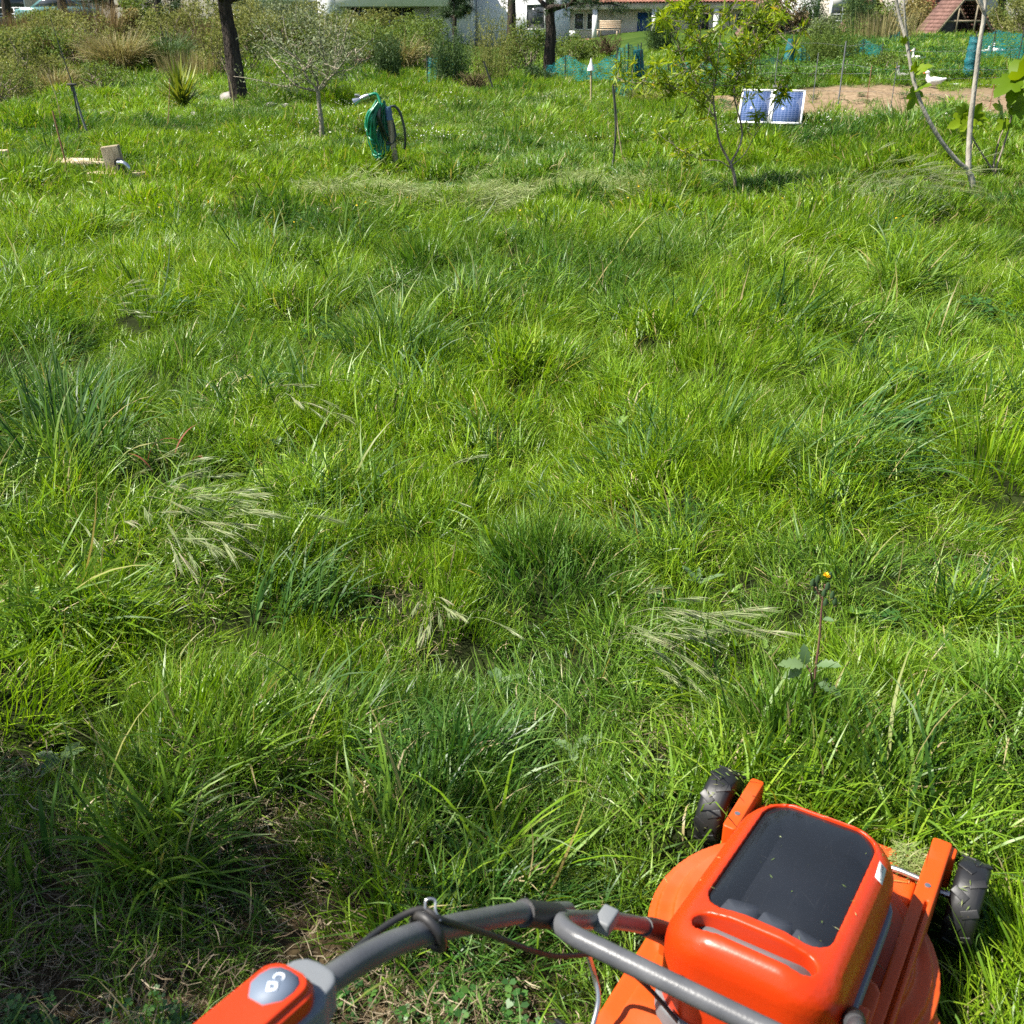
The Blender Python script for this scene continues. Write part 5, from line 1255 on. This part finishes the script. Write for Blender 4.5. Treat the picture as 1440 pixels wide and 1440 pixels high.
# more of the overgrown bank: a ragged mass of weeds and shrubs
MARKS = ((-30, 'the pine by the beige house'), (30, 'the white railing'), (90, 'the pine by the teal car'), (135, 'the tall russet stalks'), (170, 'the wide tan tussock'), (232, 'the slim leaning pine'), (278, 'the tall grey-leaved shrub'), (338, 'the dark leaning pine'), (400, 'the large silvery shrub'), (452, 'the olive tree'), (505, 'the hanging hose'), (548, 'the upright broom bush'), (592, 'the tall leafy shrub'))
for k in range(46):
    px = rng.uniform(-60, 600); dist = rng.uniform(25.5, 44) if px < 330 else rng.uniform(30, 46); r = rng.random(); hh = rng.uniform(.7, 1.5); ww = rng.uniform(1.3, 2.4)
    if px > 340 and dist < 34: dist += 6
    where = ('low ', 'knee-high ', 'tall ')[min(2, int((hh - .7) / .27))], ('close before ' if dist < 31 else 'behind ' if dist < 39 else 'well behind ') + min(MARKS, key=lambda q: abs(q[0] - px))[1]
    if r < .42: S(px, 60, ww, hh, 'leafy', SHRUBG, where[0] + 'weedy grey-green bush ' + where[1], dist=dist, n=1700, group='grey-green bushes of the bank')
    elif r < .72: S(px, 60, ww, hh, 'leafy', SHRUB, where[0] + 'weedy green bush ' + where[1], dist=dist, n=1700, group='green bushes of the bank')
    elif r < .88: S(px, 60, ww, hh * .8, 'tussock', DRYG, where[0] + 'dry tan tussock ' + where[1], dist=dist, n=500, group='dry tussocks of the bank')
    else: S(px, 60, ww * .8, hh, 'reed', RUSSET, where[0] + 'dry brown stalks ' + where[1], dist=dist, n=320, group='dry stalks of the bank')
# leafy weeds over the far run, too many to count
x = rng.uniform(6, 24, 2600); y = rng.uniform(26.5, 44, 2600); k = np.abs(x) < y * .62 + 2; x, y = x[k], y[k]; n = len(x)
scatter('leafy_weeds', [clover(30, .1, 'q') for _ in range(3)], np.stack([x, y, terrain(x, y)], -1), np.stack([np.zeros(n), np.zeros(n), rng.random(n) * 6.28], -1), np.stack([rng.uniform(1.8, 4, n)] * 3, -1), rng.integers(0, 3, n), np.zeros(n), 'low leafy green weeds covering the bird run', 'weeds')
# a leafy citrus tree beside the mown corner; its crown throws the shade there
CT = thing('citrus_tree', 'bushy citrus tree shading the short grass corner', 'tree', (-2.95, .90, tz(-2.95, .90))); a = Acc(); A = []
tube(a, spline([(0, 0, -.1), (.05, .02, .7), (0, .05, 1.5)], 5), np.linspace(.07, .05, 11), 10, wob=.1)
for k in range(26):
    e = np.array([rng.normal(.0, .50), rng.normal(0.0, .48), rng.uniform(2.1, 3.3)]); l = limb((0, .05, 1.45), e, 4, .05); tube(a, l, np.linspace(.03, .006, len(l)), 6, False); A += [l[q] for q in range(5, len(l))]
part(a, 'trunk', BARK_PEACH, CT); A = np.array(A); n = 17000; P_ = A[rng.integers(0, len(A), n)] + rng.normal(0, .13, (n, 3)); a = Acc(); leaves(a, P_, rand_dirs(n), rng.uniform(.06, .10, n), .035); part(a, 'crown', SHRUB, CT)

# ------------------------------------------------------------------ stones
def rock(px, py, s, label, group=None):
    B = G(px, py); o = thing('stone', label, 'stone', B, rng.random() * 6, group); bm = bmesh.new(); bmesh.ops.create_icosphere(bm, subdivisions=2, radius=s)
    for v in bm.verts: v.co = Vector((v.co.x * 1.25, v.co.y, v.co.z * .75)) * rng.uniform(.82, 1.12) + Vector((0, 0, s * .35))
    a = Acc(); bm_add(a, bm); part(a, 'stone_body', ROCK, o, False)
rock(324, 146, .22, 'large pale rock leaning against the pine trunk')
for px, py in ((48, 163), (130, 160), (148, 164), (262, 165), (276, 167), (292, 168), (305, 169), (318, 166), (250, 172), (380, 152), (400, 153), (420, 151), (186, 163)):
    rock(px + rng.normal(0, 2), py, rng.uniform(.05, .11), 'small pale stone on the worn strip before the pine', 'stones along the worn strip')

# ------------------------------------------------------------------ netting, wire fence, bird run
m, nt, bs = nodes('turquoise_net')
co = nt.nodes.new('ShaderNodeTexCoord'); br = nt.nodes.new('ShaderNodeTexBrick'); br.offset = .5
br.inputs['Scale'].default_value = 1; br.inputs['Brick Width'].default_value = .04; br.inputs['Row Height'].default_value = .04; br.inputs['Mortar Size'].default_value = .0045
nz_ = nt.nodes.new('ShaderNodeTexNoise'); nz_.inputs['Scale'].default_value = 3; nt.links.new(co.outputs['Object'], nz_.inputs['Vector'])
mp = nt.nodes.new('ShaderNodeMapping'); mp.inputs['Rotation'].default_value = (math.pi / 2, .5, 0); nt.links.new(co.outputs['Object'], mp.inputs[0])
nt.links.new(mp.outputs[0], br.inputs['Vector'])
nt.links.new(ramp(nt, [(.3, (.003, .10, .105)), (.7, (.008, .20, .21))], nz_.outputs[0]).outputs[0], bs.inputs['Base Color']); bs.inputs['Roughness'].default_value = .5
al = nt.nodes.new('ShaderNodeMath'); al.operation = 'MAXIMUM'
nt.links.new(br.outputs['Fac'], al.inputs[0]); nt.links.new(ramp(nt, [(.42, (.02, .02, .02)), (.8, (.30, .30, .30))], nz_.outputs[0]).outputs[0], al.inputs[1]); nt.links.new(al.outputs[0], bs.inputs['Alpha'])
NET = m
NETD = solid('rolled_net', (.003, .05, .06), (.008, .16, .18), 45, .55, .4, 0, .8, 60, detail=2)
def net(pts, label, fold=.06, nv=9):
    """pts: (px, top py, bottom py, distance) from post to post; a slack sheet hangs between"""
    B = Vector((D(pts[0][0], pts[0][2], pts[0][3]).x, pts[0][3], 0)); B.z = tz(B.x, B.y); o = thing('netting', label, 'netting', B)
    top = spline([np.array(D(p[0], p[1], p[3])) - np.array(B) for p in pts], 10); bot = spline([np.array(D(p[0], p[2], p[3])) - np.array(B) for p in pts], 10)
    n = len(top); V = []
    for k in range(nv):
        t = k / (nv - 1); r = top * (1 - t) + bot * t; r[:, 1] += fold * np.sin(np.arange(n) * 1.9 + t * 2) + rng.normal(0, fold * .4, n); r[:, 2] += rng.normal(0, .015, n) - (.05 * np.sin(np.linspace(0, math.pi * len(pts), n)) if k == 0 else 0); V.append(r)
    i, j = np.meshgrid(np.arange(nv - 1), np.arange(n - 1), indexing='ij'); a = Acc()
    a.add(np.concatenate(V), np.stack([i * n + j, i * n + j + 1, (i + 1) * n + j + 1, (i + 1) * n + j], -1).reshape(-1, 4)); part(a, 'net_sheet', NET, o)
    for p in pts:
        t_ = np.array(D(p[0], p[1] - 2, p[3])) - np.array(B); b_ = t_.copy(); b_[2] = tz(t_[0] + B.x, t_[1] + B.y) - B.z - .05; a = Acc(); tube(a, [b_, t_], .014, 6); part(a, 'net_post', IRON, o)
    return o
net([(600, 78, 122, 29), (626, 82, 122, 28.6), (640, 88, 122, 28.4)], 'short run of green netting round the dark broom bush')
net([(768, 92, 116, 31), (795, 80, 114, 30), (832, 90, 113, 28.5), (872, 76, 112, 27)], 'sagging turquoise netting between the straight pine and the hanging net', .04)
net([(868, 66, 112, 26.5), (884, 64, 150, 26.2), (902, 62, 118, 26.2)], 'dense turquoise netting hanging in folds beside the peach tree', .12)
net([(866, 120, 152, 24.5), (880, 118, 154, 24), (890, 122, 150, 24)], 'crumpled turquoise netting trailing on the grass beside the hanging net', .15)
net([(905, 88, 124, 27), (940, 92, 124, 27), (972, 84, 126, 27), (1005, 92, 124, 27), (1040, 90, 122, 27), (1100, 82, 118, 27.5)], 'turquoise netting half hidden behind the peach leaves', .05)
net([(1112, 96, 112, 30), (1128, 66, 112, 30), (1146, 92, 112, 30)], 'peaked turquoise netting beside the drooping bush', .08)
net([(1190, 62, 104, 32), (1215, 58, 108, 32), (1242, 62, 116, 31)], 'turquoise netting at the end of the drooping bush', .05)
net([(1252, 48, 84, 38), (1266, 46, 86, 38)], 'narrow strip of turquoise netting behind the fig stem', .05)
net([(1366, 50, 112, 33), (1400, 46, 118, 32), (1440, 44, 124, 31), (1500, 40, 128, 30)], 'long veil of turquoise netting behind the fig leaves', .04)
def roll(pts, dist, r, label):
    b = D(pts[0][0], pts[0][1], dist); B = Vector((b.x, b.y, tz(b.x, b.y))); o = thing('net_roll', label, 'net roll', B); q = [np.array(D(x, y, dist)) - np.array(B) for x, y in pts]
    l = spline(q, 8); a = Acc(); tube(a, l, r * (1 + .04 * np.sin(np.arange(len(l)) * 1.3)), 14, wob=.2); part(a, 'rolled_net', NETD, o)
    a = Acc(); tube(a, [q[0] + [0, 0, -.15], q[-1] + [0, 0, .12]], .018, 6); part(a, 'roll_post', IRON, o)
roll([(1361, 118), (1364, 95), (1369, 70), (1373, 52)], 27, .145, 'thick blue-green roll of netting standing beside the pale fig stem')
roll([(1106, 98), (1110, 78), (1115, 55)], 31, .13, 'thin blue-green roll of netting leaning below the withered conifer')
roll([(904, 140), (900, 110), (897, 70)], 26.4, .11, 'dark teal roll of netting behind the folds of hanging net')
# wire fence of the run
WF = thing('wire_fence', 'thin green wire fence in front of the bare soil bank', 'fence', (G(1150, 155).x, 22.2, tz(7, 22)))
base = np.array(WF.location)
fp = [(985, 90, 22.6), (1095, 66, 22.4), (1151, 74, 22.3), (1190, 58, 22.1), (1226, 92, 21.6), (1262, 88, 21.8), (1400, 108, 21.6), (1432, 100, 21.4)]
for px, tpy, d in fp:
    t_ = np.array(D(px, tpy, d)) - base; b_ = t_.copy(); b_[2] = tz(t_[0] + base[0], t_[1] + base[1]) - base[2] - .05; a = Acc(); tube(a, [b_, t_], .014 if px in (1190,) else .008, 6); part(a, 'fence_post', RUST if px in (1226, 1400) else GREYP, WF)
for dz_ in (62, 92, 104, 128):
    a = Acc(); tube(a, spline([np.array(D(px, dz_ + 6 * (px > 1240) + rng.normal(0, 1.5), d)) - base for px, _, d in fp], 6), .0022, 4, False); part(a, 'fence_wire', GREYP, WF)
a = Acc(); PW = D(1335, 122, 26); tube(a, spline([(0, 0, 0), (.45, -.05, .0), (.9, -.1, -.02), (1.3, -.1, -.03)], 5), .022, 8); o = part(a, 'water_pipe', WHITE); o.location = (PW.x, 26, tz(PW.x, 26) + .03); tag(o, 'white plastic pipe lying along the top of the soil bank', 'pipe')

# ------------------------------------------------------------------ ducks
FEATHER = solid('white_feather', (.62, .61, .57), (.78, .77, .73), 14, .8, .2, 0, .3, 60); FEATHERG = solid('grey_feather', (.06, .06, .06), (.35, .34, .31), 9, .8, .2, 0, .3, 60); BILL = solid('orange_bill', (.6, .2, .03), None, 10, .5)
def ball(c, s, M=None):
    def f(acc):
        bm = bmesh.new(); bmesh.ops.create_icosphere(bm, subdivisions=3, radius=1); bmesh.ops.transform(bm, matrix=Matrix.Translation(c) @ (M or Matrix.Identity(4)) @ Matrix.Diagonal((*s, 1)), verts=bm.verts); bm_add(acc, bm)
    return f
def duck(px, py, dist, s, rz, mat, label, resting=False, group=None):
    p = G(px, py); o = thing('duck', label, 'duck', (p.x, p.y, p.z + .03), rz, group); nk = .05 if resting else .12
    body = moulded('body', [ball((0, 0, .13), (.19, .115, .105)), ball((.07, 0, .125), (.12, .105, .10)), ball((-.20, 0, .165), (.10, .05, .035), Matrix.Rotation(.35, 4, 'Y')), ball((-.12, 0, .16), (.12, .10, .06)),
                            ball((.16, 0, .19), (.06, .048, .08)), ball((.18, 0, .24 + nk * .4), (.04, .038, .08)), ball((.19, 0, .28 + nk), (.052, .042, .045)), ball((.235, 0, .272 + nk), (.03, .026, .022)),
                            ball((-.02, .098, .15), (.14, .03, .06)), ball((-.02, -.098, .15), (.14, .03, .06))], [], .010, 4, mat, o)
    a = Acc(); tube(a, [(.245, 0, .272 + nk), (.275, 0, .268 + nk), (.305, 0, .262 + nk)], np.array([.022, .021, .014]), 8, squash=.55); part(a, 'bill', BILL, o)
    for sy in (-1, 1):
        a = Acc(); tube(a, [(.19 + .02, sy * .04, .29 + nk), (.19 + .02, sy * .044, .29 + nk)], .007, 6); part(a, 'eye', IRON, o)
    o.scale = (s * .85,) * 3; return o
duck(1312, 125, 27.2, 1.05, math.radians(172), FEATHER, 'large white duck sitting on the edge of the soil bank', True)
duck(1267, 115, 28.2, .85, math.radians(120), FEATHERG, 'dark grey and white duck beside the white duck')
duck(1289, 90, 31, .9, math.radians(150), FEATHER, 'white duck behind the fig leaf')
duck(1277, 89, 31.5, .9, math.radians(20), FEATHERG, 'dark duck half hidden by the fig stem')
duck(1384, 80, 33, .85, math.radians(20), FEATHER, 'round white duck grazing behind the netting', True)
duck(1402, 78, 34, .85, math.radians(150), FEATHER, 'white duck with raised neck behind the netting')
a = Acc(); box(a, (-.22, -.04, 0), (.22, .04, .06), bev=.02); o = part(a, 'white_offcut', WHITE); p = D(1335, 80, 33); o.location = (p.x, 33, tz(p.x, 33) + .03); o.rotation_euler = (0, -.1, .2); tag(o, 'pale offcut lying in the grass of the bird run', 'offcut')

# ------------------------------------------------------------------ A-frame coops
SLAT = solid('brown_slat', (.11, .058, .045), (.18, .10, .08), 7, .8, .2, 0, .3, 30); DARKW = solid('dark_board', (.03, .025, .024), (.07, .06, .055), 8, .9)
def coop(px, dist, w, h, L, label, rz=0.0):
    p = D(px, 50, dist); o = thing('coop', label, 'coop', (p.x, dist, tz(p.x, dist)), rz); W = w / 2; sl = math.hypot(W, h); n = 13
    for sx in (-1, 1):
        M = Matrix(((sx * W / sl, 0, -h / sl * -sx, 0), (0, 1, 0, 0), (-h / sl, 0, W / sl, h), (0, 0, 0, 1)))
        for k in range(n):
            a = Acc(); d0 = k * sl / n; box(a, (d0, 0, .03 + .018 * (k % 1)), (d0 + sl / n * .93, L, .055), M); part(a, 'roof_slat', SLAT, o, False)
        for y in (.02, L - .08):
            a = Acc(); box(a, (0.02, y, -.055), (sl + .18, y + .07, .022), M); part(a, 'rafter', TIMBER, o, False)
    a = Acc(); V = [(-W * .98, L - .10, .0), (W * .98, L - .10, .0), (0, L - .10, h * .96)]; a.add(V, np.array([[0, 1, 2]])); part(a, 'back_board', DARKW, o, False)
    a = Acc(); V = [(-W * .97, .12, .0), (-W * .30, .12, .0), (-W * .30, .12, h * .66)]; a.add(V, np.array([[0, 1, 2]])); part(a, 'side_board', DARKW, o, False)
    for x in (-W * .28, W * .25):
        a = Acc(); box(a, (x - .03, .03, 0), (x + .03, .09, h * (1 - abs(x) / W) - .06)); part(a, 'upright', TIMBER, o, False)
    a = Acc(); box(a, (-W * .62, .10, h * .36), (W * .62, .15, h * .40)); part(a, 'crosspiece', TIMBER, o, False)
    a = Acc(); box(a, (-W * .2, .10, h * .78), (W * .2, .15, h * .81)); part(a, 'collar_beam', TIMBER, o, False)
    return o
coop(1357, 44, 2.75, 1.75, 1.7, 'open A-frame coop with brown slatted roof above the bird run', .12)
coop(1226, 50, 2.6, 1.7, 1.7, 'half-hidden A-frame coop behind the tall seeding grass')
coop(1084, 46, 2.5, 1.7, 1.7, 'brown A-frame coop mostly hidden behind the peach crown')

# ------------------------------------------------------------------ houses beyond the garden
CREAM = solid('cream_render', (.60, .52, .44), (.68, .61, .53), 2, .9, .2, 0, .1, 30); PALE = solid('white_render', (.66, .66, .65), (.74, .74, .73), 1.5, .9, .2, 0, .1, 30); BEIGE = solid('beige_render', (.42, .34, .24), (.52, .43, .32), 1.5, .9)
GLASS = solid('dark_window', (.03, .035, .04), (.07, .075, .08), 1.2, .08, .6); TILE = solid('terracotta_tile', (.17, .07, .045), (.30, .145, .10), 3, .85, .2, 0, .4, 20); STONEW = solid('brown_stone', (.20, .11, .07), (.38, .24, .16), 6, .9, .2, 0, .8, 12)
BLUED = solid('blue_door', (.01, .05, .17), (.015, .07, .22), 4, .5); SHUT = solid('grey_shutter', (.48, .46, .44), (.56, .54, .52), 3, .7); GREYC = solid('concrete', (.35, .34, .32), (.46, .45, .43), 3, .9)
def tiled_roof(o, x0, x1, y0, z0, y1, z1, name='roof'):
    """rows of barrel tiles down one slope, with an uneven eave"""
    n = int((x1 - x0) / .24); k = 7; V = []; t = np.linspace(0, 1, 12)
    xs_ = np.linspace(x0, x1, n * k + 1); ph = (np.arange(n * k + 1) % k) / k
    for q in t: V.append(np.stack([xs_, np.full_like(xs_, y0 + (y1 - y0) * q), z0 + (z1 - z0) * q + .075 * np.abs(np.sin(ph * np.pi)) + .03 * ((q * 11) % 1)], -1))
    m_ = len(xs_); i, j = np.meshgrid(np.arange(11), np.arange(m_ - 1), indexing='ij'); a = Acc(); a.add(np.concatenate(V), np.stack([i * m_ + j, i * m_ + j + 1, (i + 1) * m_ + j + 1, (i + 1) * m_ + j], -1).reshape(-1, 4)); part(a, name, TILE, o)
def bx(o, name, mat, lo, hi, bev=0):
    a = Acc(); box(a, lo, hi, bev=bev); return part(a, name, mat, o, False)
def win(o, lo, hi, mull=1, arch=False):
    """window set into the wall face y = lo[1]: recess, panes, frame, sill"""
    x0, y, z0 = lo; x1, _, z1 = hi
    w = bx(o, 'window', GLASS, (x0, y - .01, z0), (x1, y + .10, z1))
    for lo_, hi_ in (((x0 - .06, y - .04, z1), (x1 + .06, y + .02, z1 + .07)), ((x0 - .10, y - .09, z0 - .07), (x1 + .10, y + .02, z0)), ((x0 - .06, y - .04, z0), (x0, y + .02, z1)), ((x1, y - .04, z0), (x1 + .06, y + .02, z1))): bx(w, 'frame', PALE, lo_, hi_)
    for q in range(mull): xm = x0 + (x1 - x0) * (q + 1) / (mull + 1); bx(w, 'glazing_bar', PALE, (xm - .025, y - .035, z0), (xm + .025, y - .012, z1))
    return w
# bungalow with a tiled roof and a porch
p = D(770, 40, 84); hb = thing('bungalow', 'cream bungalow with terracotta tile roof, white porch pillars and blue door', 'house', (p.x, 84, -.15), math.radians(-24))
bx(hb, 'wall', CREAM, (-1.5, 2.0, -1), (19.5, 10, 2.95))
bx(hb, 'terrace', STONEW, (-2.2, -1.6, -1.2), (20, 1.98, .02)); bx(hb, 'terrace_wall', STONEW, (-2.2, -1.85, -1.2), (4.4, -1.62, .42))
bx(hb, 'porch_beam', CREAM, (-1.5, .75, 2.30), (19.5, 1.05, 2.72)); bx(hb, 'porch_ceiling', PALE, (-1.5, 1.06, 2.60), (19.5, 1.98, 2.70))
for x in (-1.2, 3.4, 7.9, 12.4, 16, 19.2): bx(hb, 'pillar', PALE, (x - .17, .74, .02), (x + .17, 1.04, 2.30))
tiled_roof(hb, -1.9, 19.9, .4, 2.74, 6, 4.5); tiled_roof(hb, -1.9, 19.9, 10.6, 2.9, 6, 4.5, 'roof')
for x in (.3, 1.4, 2.4): win(hb, (x, 2.0, 1.0), (x + .65, 2.0, 2.05), 0)
bx(hb, 'door', BLUED, (6.3, 1.90, .02), (7.5, 2.0, 2.1)); win(hb, (10.2, 2.0, .9), (11.6, 2.0, 2.0), 1); win(hb, (13.6, 2.0, .9), (15, 2.0, 2.0), 1)
for i, x in enumerate((.2, 1.1, 2.3)):
    q = hb.matrix_basis @ Vector((x, -.6, .02)); c = thing('garden_chair', 'white plastic garden chair on the bungalow terrace', 'chair', q, rng.random() * 3, 'chairs on the terrace')
    bx(c, 'seat', PALE, (-.24, -.24, .40), (.24, .24, .44)); bx(c, 'backrest', PALE, (-.24, .2, .441), (.24, .25, .88))
    for sx in (-.22, .18):
        for sy in (-.22, .18): bx(c, 'leg', PALE, (sx, sy, 0), (sx + .04, sy + .04, .399))
q = hb.matrix_basis @ Vector((5.6, -2.4, 0)); c = thing('garden_bench', 'pale wooden slatted bench before the bungalow terrace', 'bench', (q.x, q.y, tz(q.x, q.y)), math.radians(-24))
for k in range(4): bx(c, 'slat', PLANKW, (-.8, -.3 + k * .15, .42), (.8, -.19 + k * .15, .46)); bx(c, 'back_slat', PLANKW, (-.8, .32, .55 + k * .13), (.8, .36, .63 + k * .13))
for x in (-.75, .68):
    bx(c, 'leg', PLANKW, (x, -.28, 0), (x + .07, -.2, .419)); bx(c, 'leg', PLANKW, (x, .365, 0), (x + .07, .44, 1.05))
# white modern house with flat slabs
p = D(330, 20, 72); hm = thing('modern_house', 'white flat-roofed modern house with dark glazing', 'house', (p.x, 72, .6), math.radians(-12))
X_ = lambda px: (px - 330) / 1444 * 65.5
bx(hm, 'wall', PALE, (X_(322), .6, -1), (X_(470), 9, 2.3)); bx(hm, 'roof_slab', PALE, (X_(315), -.7, 1.92), (X_(462), 9, 4.6)); bx(hm, 'corner_wall', PALE, (X_(462), -1.0, -1), (X_(490), 8, 4.62))
bx(hm, 'side_wing', PALE, (X_(490), .8, -1), (X_(665), 9, 4.3)); bx(hm, 'roof_slab', PALE, (X_(491), -1.4, 1.62), (X_(668), .79, 4.3))
for x0, x1 in ((395, 420), (424, 436), (450, 460)): win(hm, (X_(x0), .6, .2), (X_(x1), .6, 1.75), 1)
for x0, x1 in ((494, 520), (523, 548), (551, 584)): win(hm, (X_(x0), .8, .1), (X_(x1), .8, 1.55), 1)
bx(hm, 'stone_pier', GREYC, (X_(592), -.2, -1), (X_(606), .79, 1.6)); bx(hm, 'rear_roof', TILE, (X_(655), 2, 4.31), (X_(720), 9, 4.6)); bx(hm, 'garage_wing', PALE, (X_(669), 1.5, -1), (X_(770), 9, 2.4)); win(hm, (X_(738), 1.5, .4), (X_(762), 1.5, 1.7), 0)
# white house with the shuttered window
p = D(1145, 30, 58); hw = thing('white_house', 'pale house with a half-lowered roller shutter over a barred window', 'house', (p.x, 58, .55), math.radians(4))
bx(hw, 'wall', CREAM, (0, 0, -1.5), (9.5, 8, 4.2)); bx(hw, 'corner_pier', PALE, (-.18, -.12, -1.5), (.16, 8.1, 4.2)); tiled_roof(hw, -.5, 10, -.6, 4.25, 4, 6.0); tiled_roof(hw, -.5, 10, 8.6, 4.25, 4, 6.0)
w = win(hw, (.85, 0, .55), (1.95, 0, 2.2), 1); bx(w, 'roller_shutter', SHUT, (.85, -.07, 1.52), (1.95, -.045, 2.2)); win(hw, (5.4, 0, .8), (6.5, 0, 2.2), 1)
for z in (.9, 1.2): bx(w, 'glazing_bar', PALE, (.85, -.03, z), (1.95, -.015, z + .03))
# beige house on the bank, railing, parked car
p = D(0, 20, 78); hl = thing('beige_house', 'beige house with a wide window behind the railing', 'house', (p.x - 3, 78, 1.0), .1)
bx(hl, 'wall', BEIGE, (-4, 0, -2), (7.6, 8, 4)); tiled_roof(hl, -4.4, 8, -.6, 4.05, 4, 5.6); tiled_roof(hl, -4.4, 8, 8.6, 4.05, 4, 5.6); win(hl, (2.3, 0, .7), (4.6, 0, 2.3), 1); bx(hl, 'door', GLASS, (6.0, -.02, 0), (6.9, .1, 2.1))
p = D(20, 20, 66); rl = thing('railing', 'white metal railing before the beige house', 'railing', (p.x, 66, tz(p.x, 66)), 0)
for x in np.arange(-2, 4.1, 1.0): bx(rl, 'post', PALE, (x, 0, -.2), (x + .05, .05, .98))
for z in (.62, .95): bx(rl, 'rail', PALE, (-2, .052, z), (4.05, .09, z + .05))
CARP = solid('teal_car_paint', (.10, .22, .22), (.12, .25, .25), 3, .2, .6, .3)
def car(px, dist, rz, label):
    p = D(px, 20, dist); o = thing('parked_car', label, 'car', (p.x, dist, tz(p.x, dist)), rz)
    def prof(pts, w, name, mat, y_in=0.0):
        a = Acc(); n = len(pts); P_ = np.array(pts); V = np.vstack([np.column_stack([P_[:, 0], np.full(n, -w), P_[:, 1]]), np.column_stack([P_[:, 0], np.full(n, w), P_[:, 1]])]); c0 = V[:n].mean(0); c1 = V[n:].mean(0)
        i = np.arange(n); j = (i + 1) % n; a.add(np.vstack([V, c0, c1]), np.stack([i, j, j + n, i + n], -1)); a.f.append(np.vstack([np.stack([j, i, np.full(n, 2 * n)], -1), np.stack([i + n, j + n, np.full(n, 2 * n + 1)], -1)])); return part(a, name, mat, o, False)
    prof([(-2.0, .3), (-2.05, .62), (-1.95, .85), (-1.1, .95), (1.25, .98), (1.95, .88), (2.05, .6), (2.0, .3)], .82, 'body', CARP)
    prof([(-1.25, .951), (-.55, 1.40), (.75, 1.43), (1.55, .981)], .70, 'cabin', CARP); prof([(-1.02, .985), (-.52, 1.34), (.70, 1.36), (1.25, 1.0)], .712, 'side_window', GLASS)
    for x in (-1.25, 1.3):
        for y in (-.76, .76):
            w = bpy.data.objects.new('wheel', None); COL.objects.link(w); w.parent = o; w.location = (x, y, .31); w.rotation_euler = (0, 0, math.pi / 2)
            a = Acc(); lathe(a, [(.19, -.09), (.29, -.09), (.31, -.06), (.31, .06), (.29, .09), (.19, .09)], 20); part(a, 'tyre', TYRE, w); a = Acc(); lathe(a, [(.01, -.07), (.19, -.085), (.19, .085), (.01, .07)], 20); part(a, 'rim', CHROME, w)
    for y in (-.6, .6): bx(o, 'headlight', GLASS, (-2.06, y - .15, .66), (-1.99, y + .15, .80))
car(84, 60, .15, 'pale teal car parked behind the pine trunk on the bank')
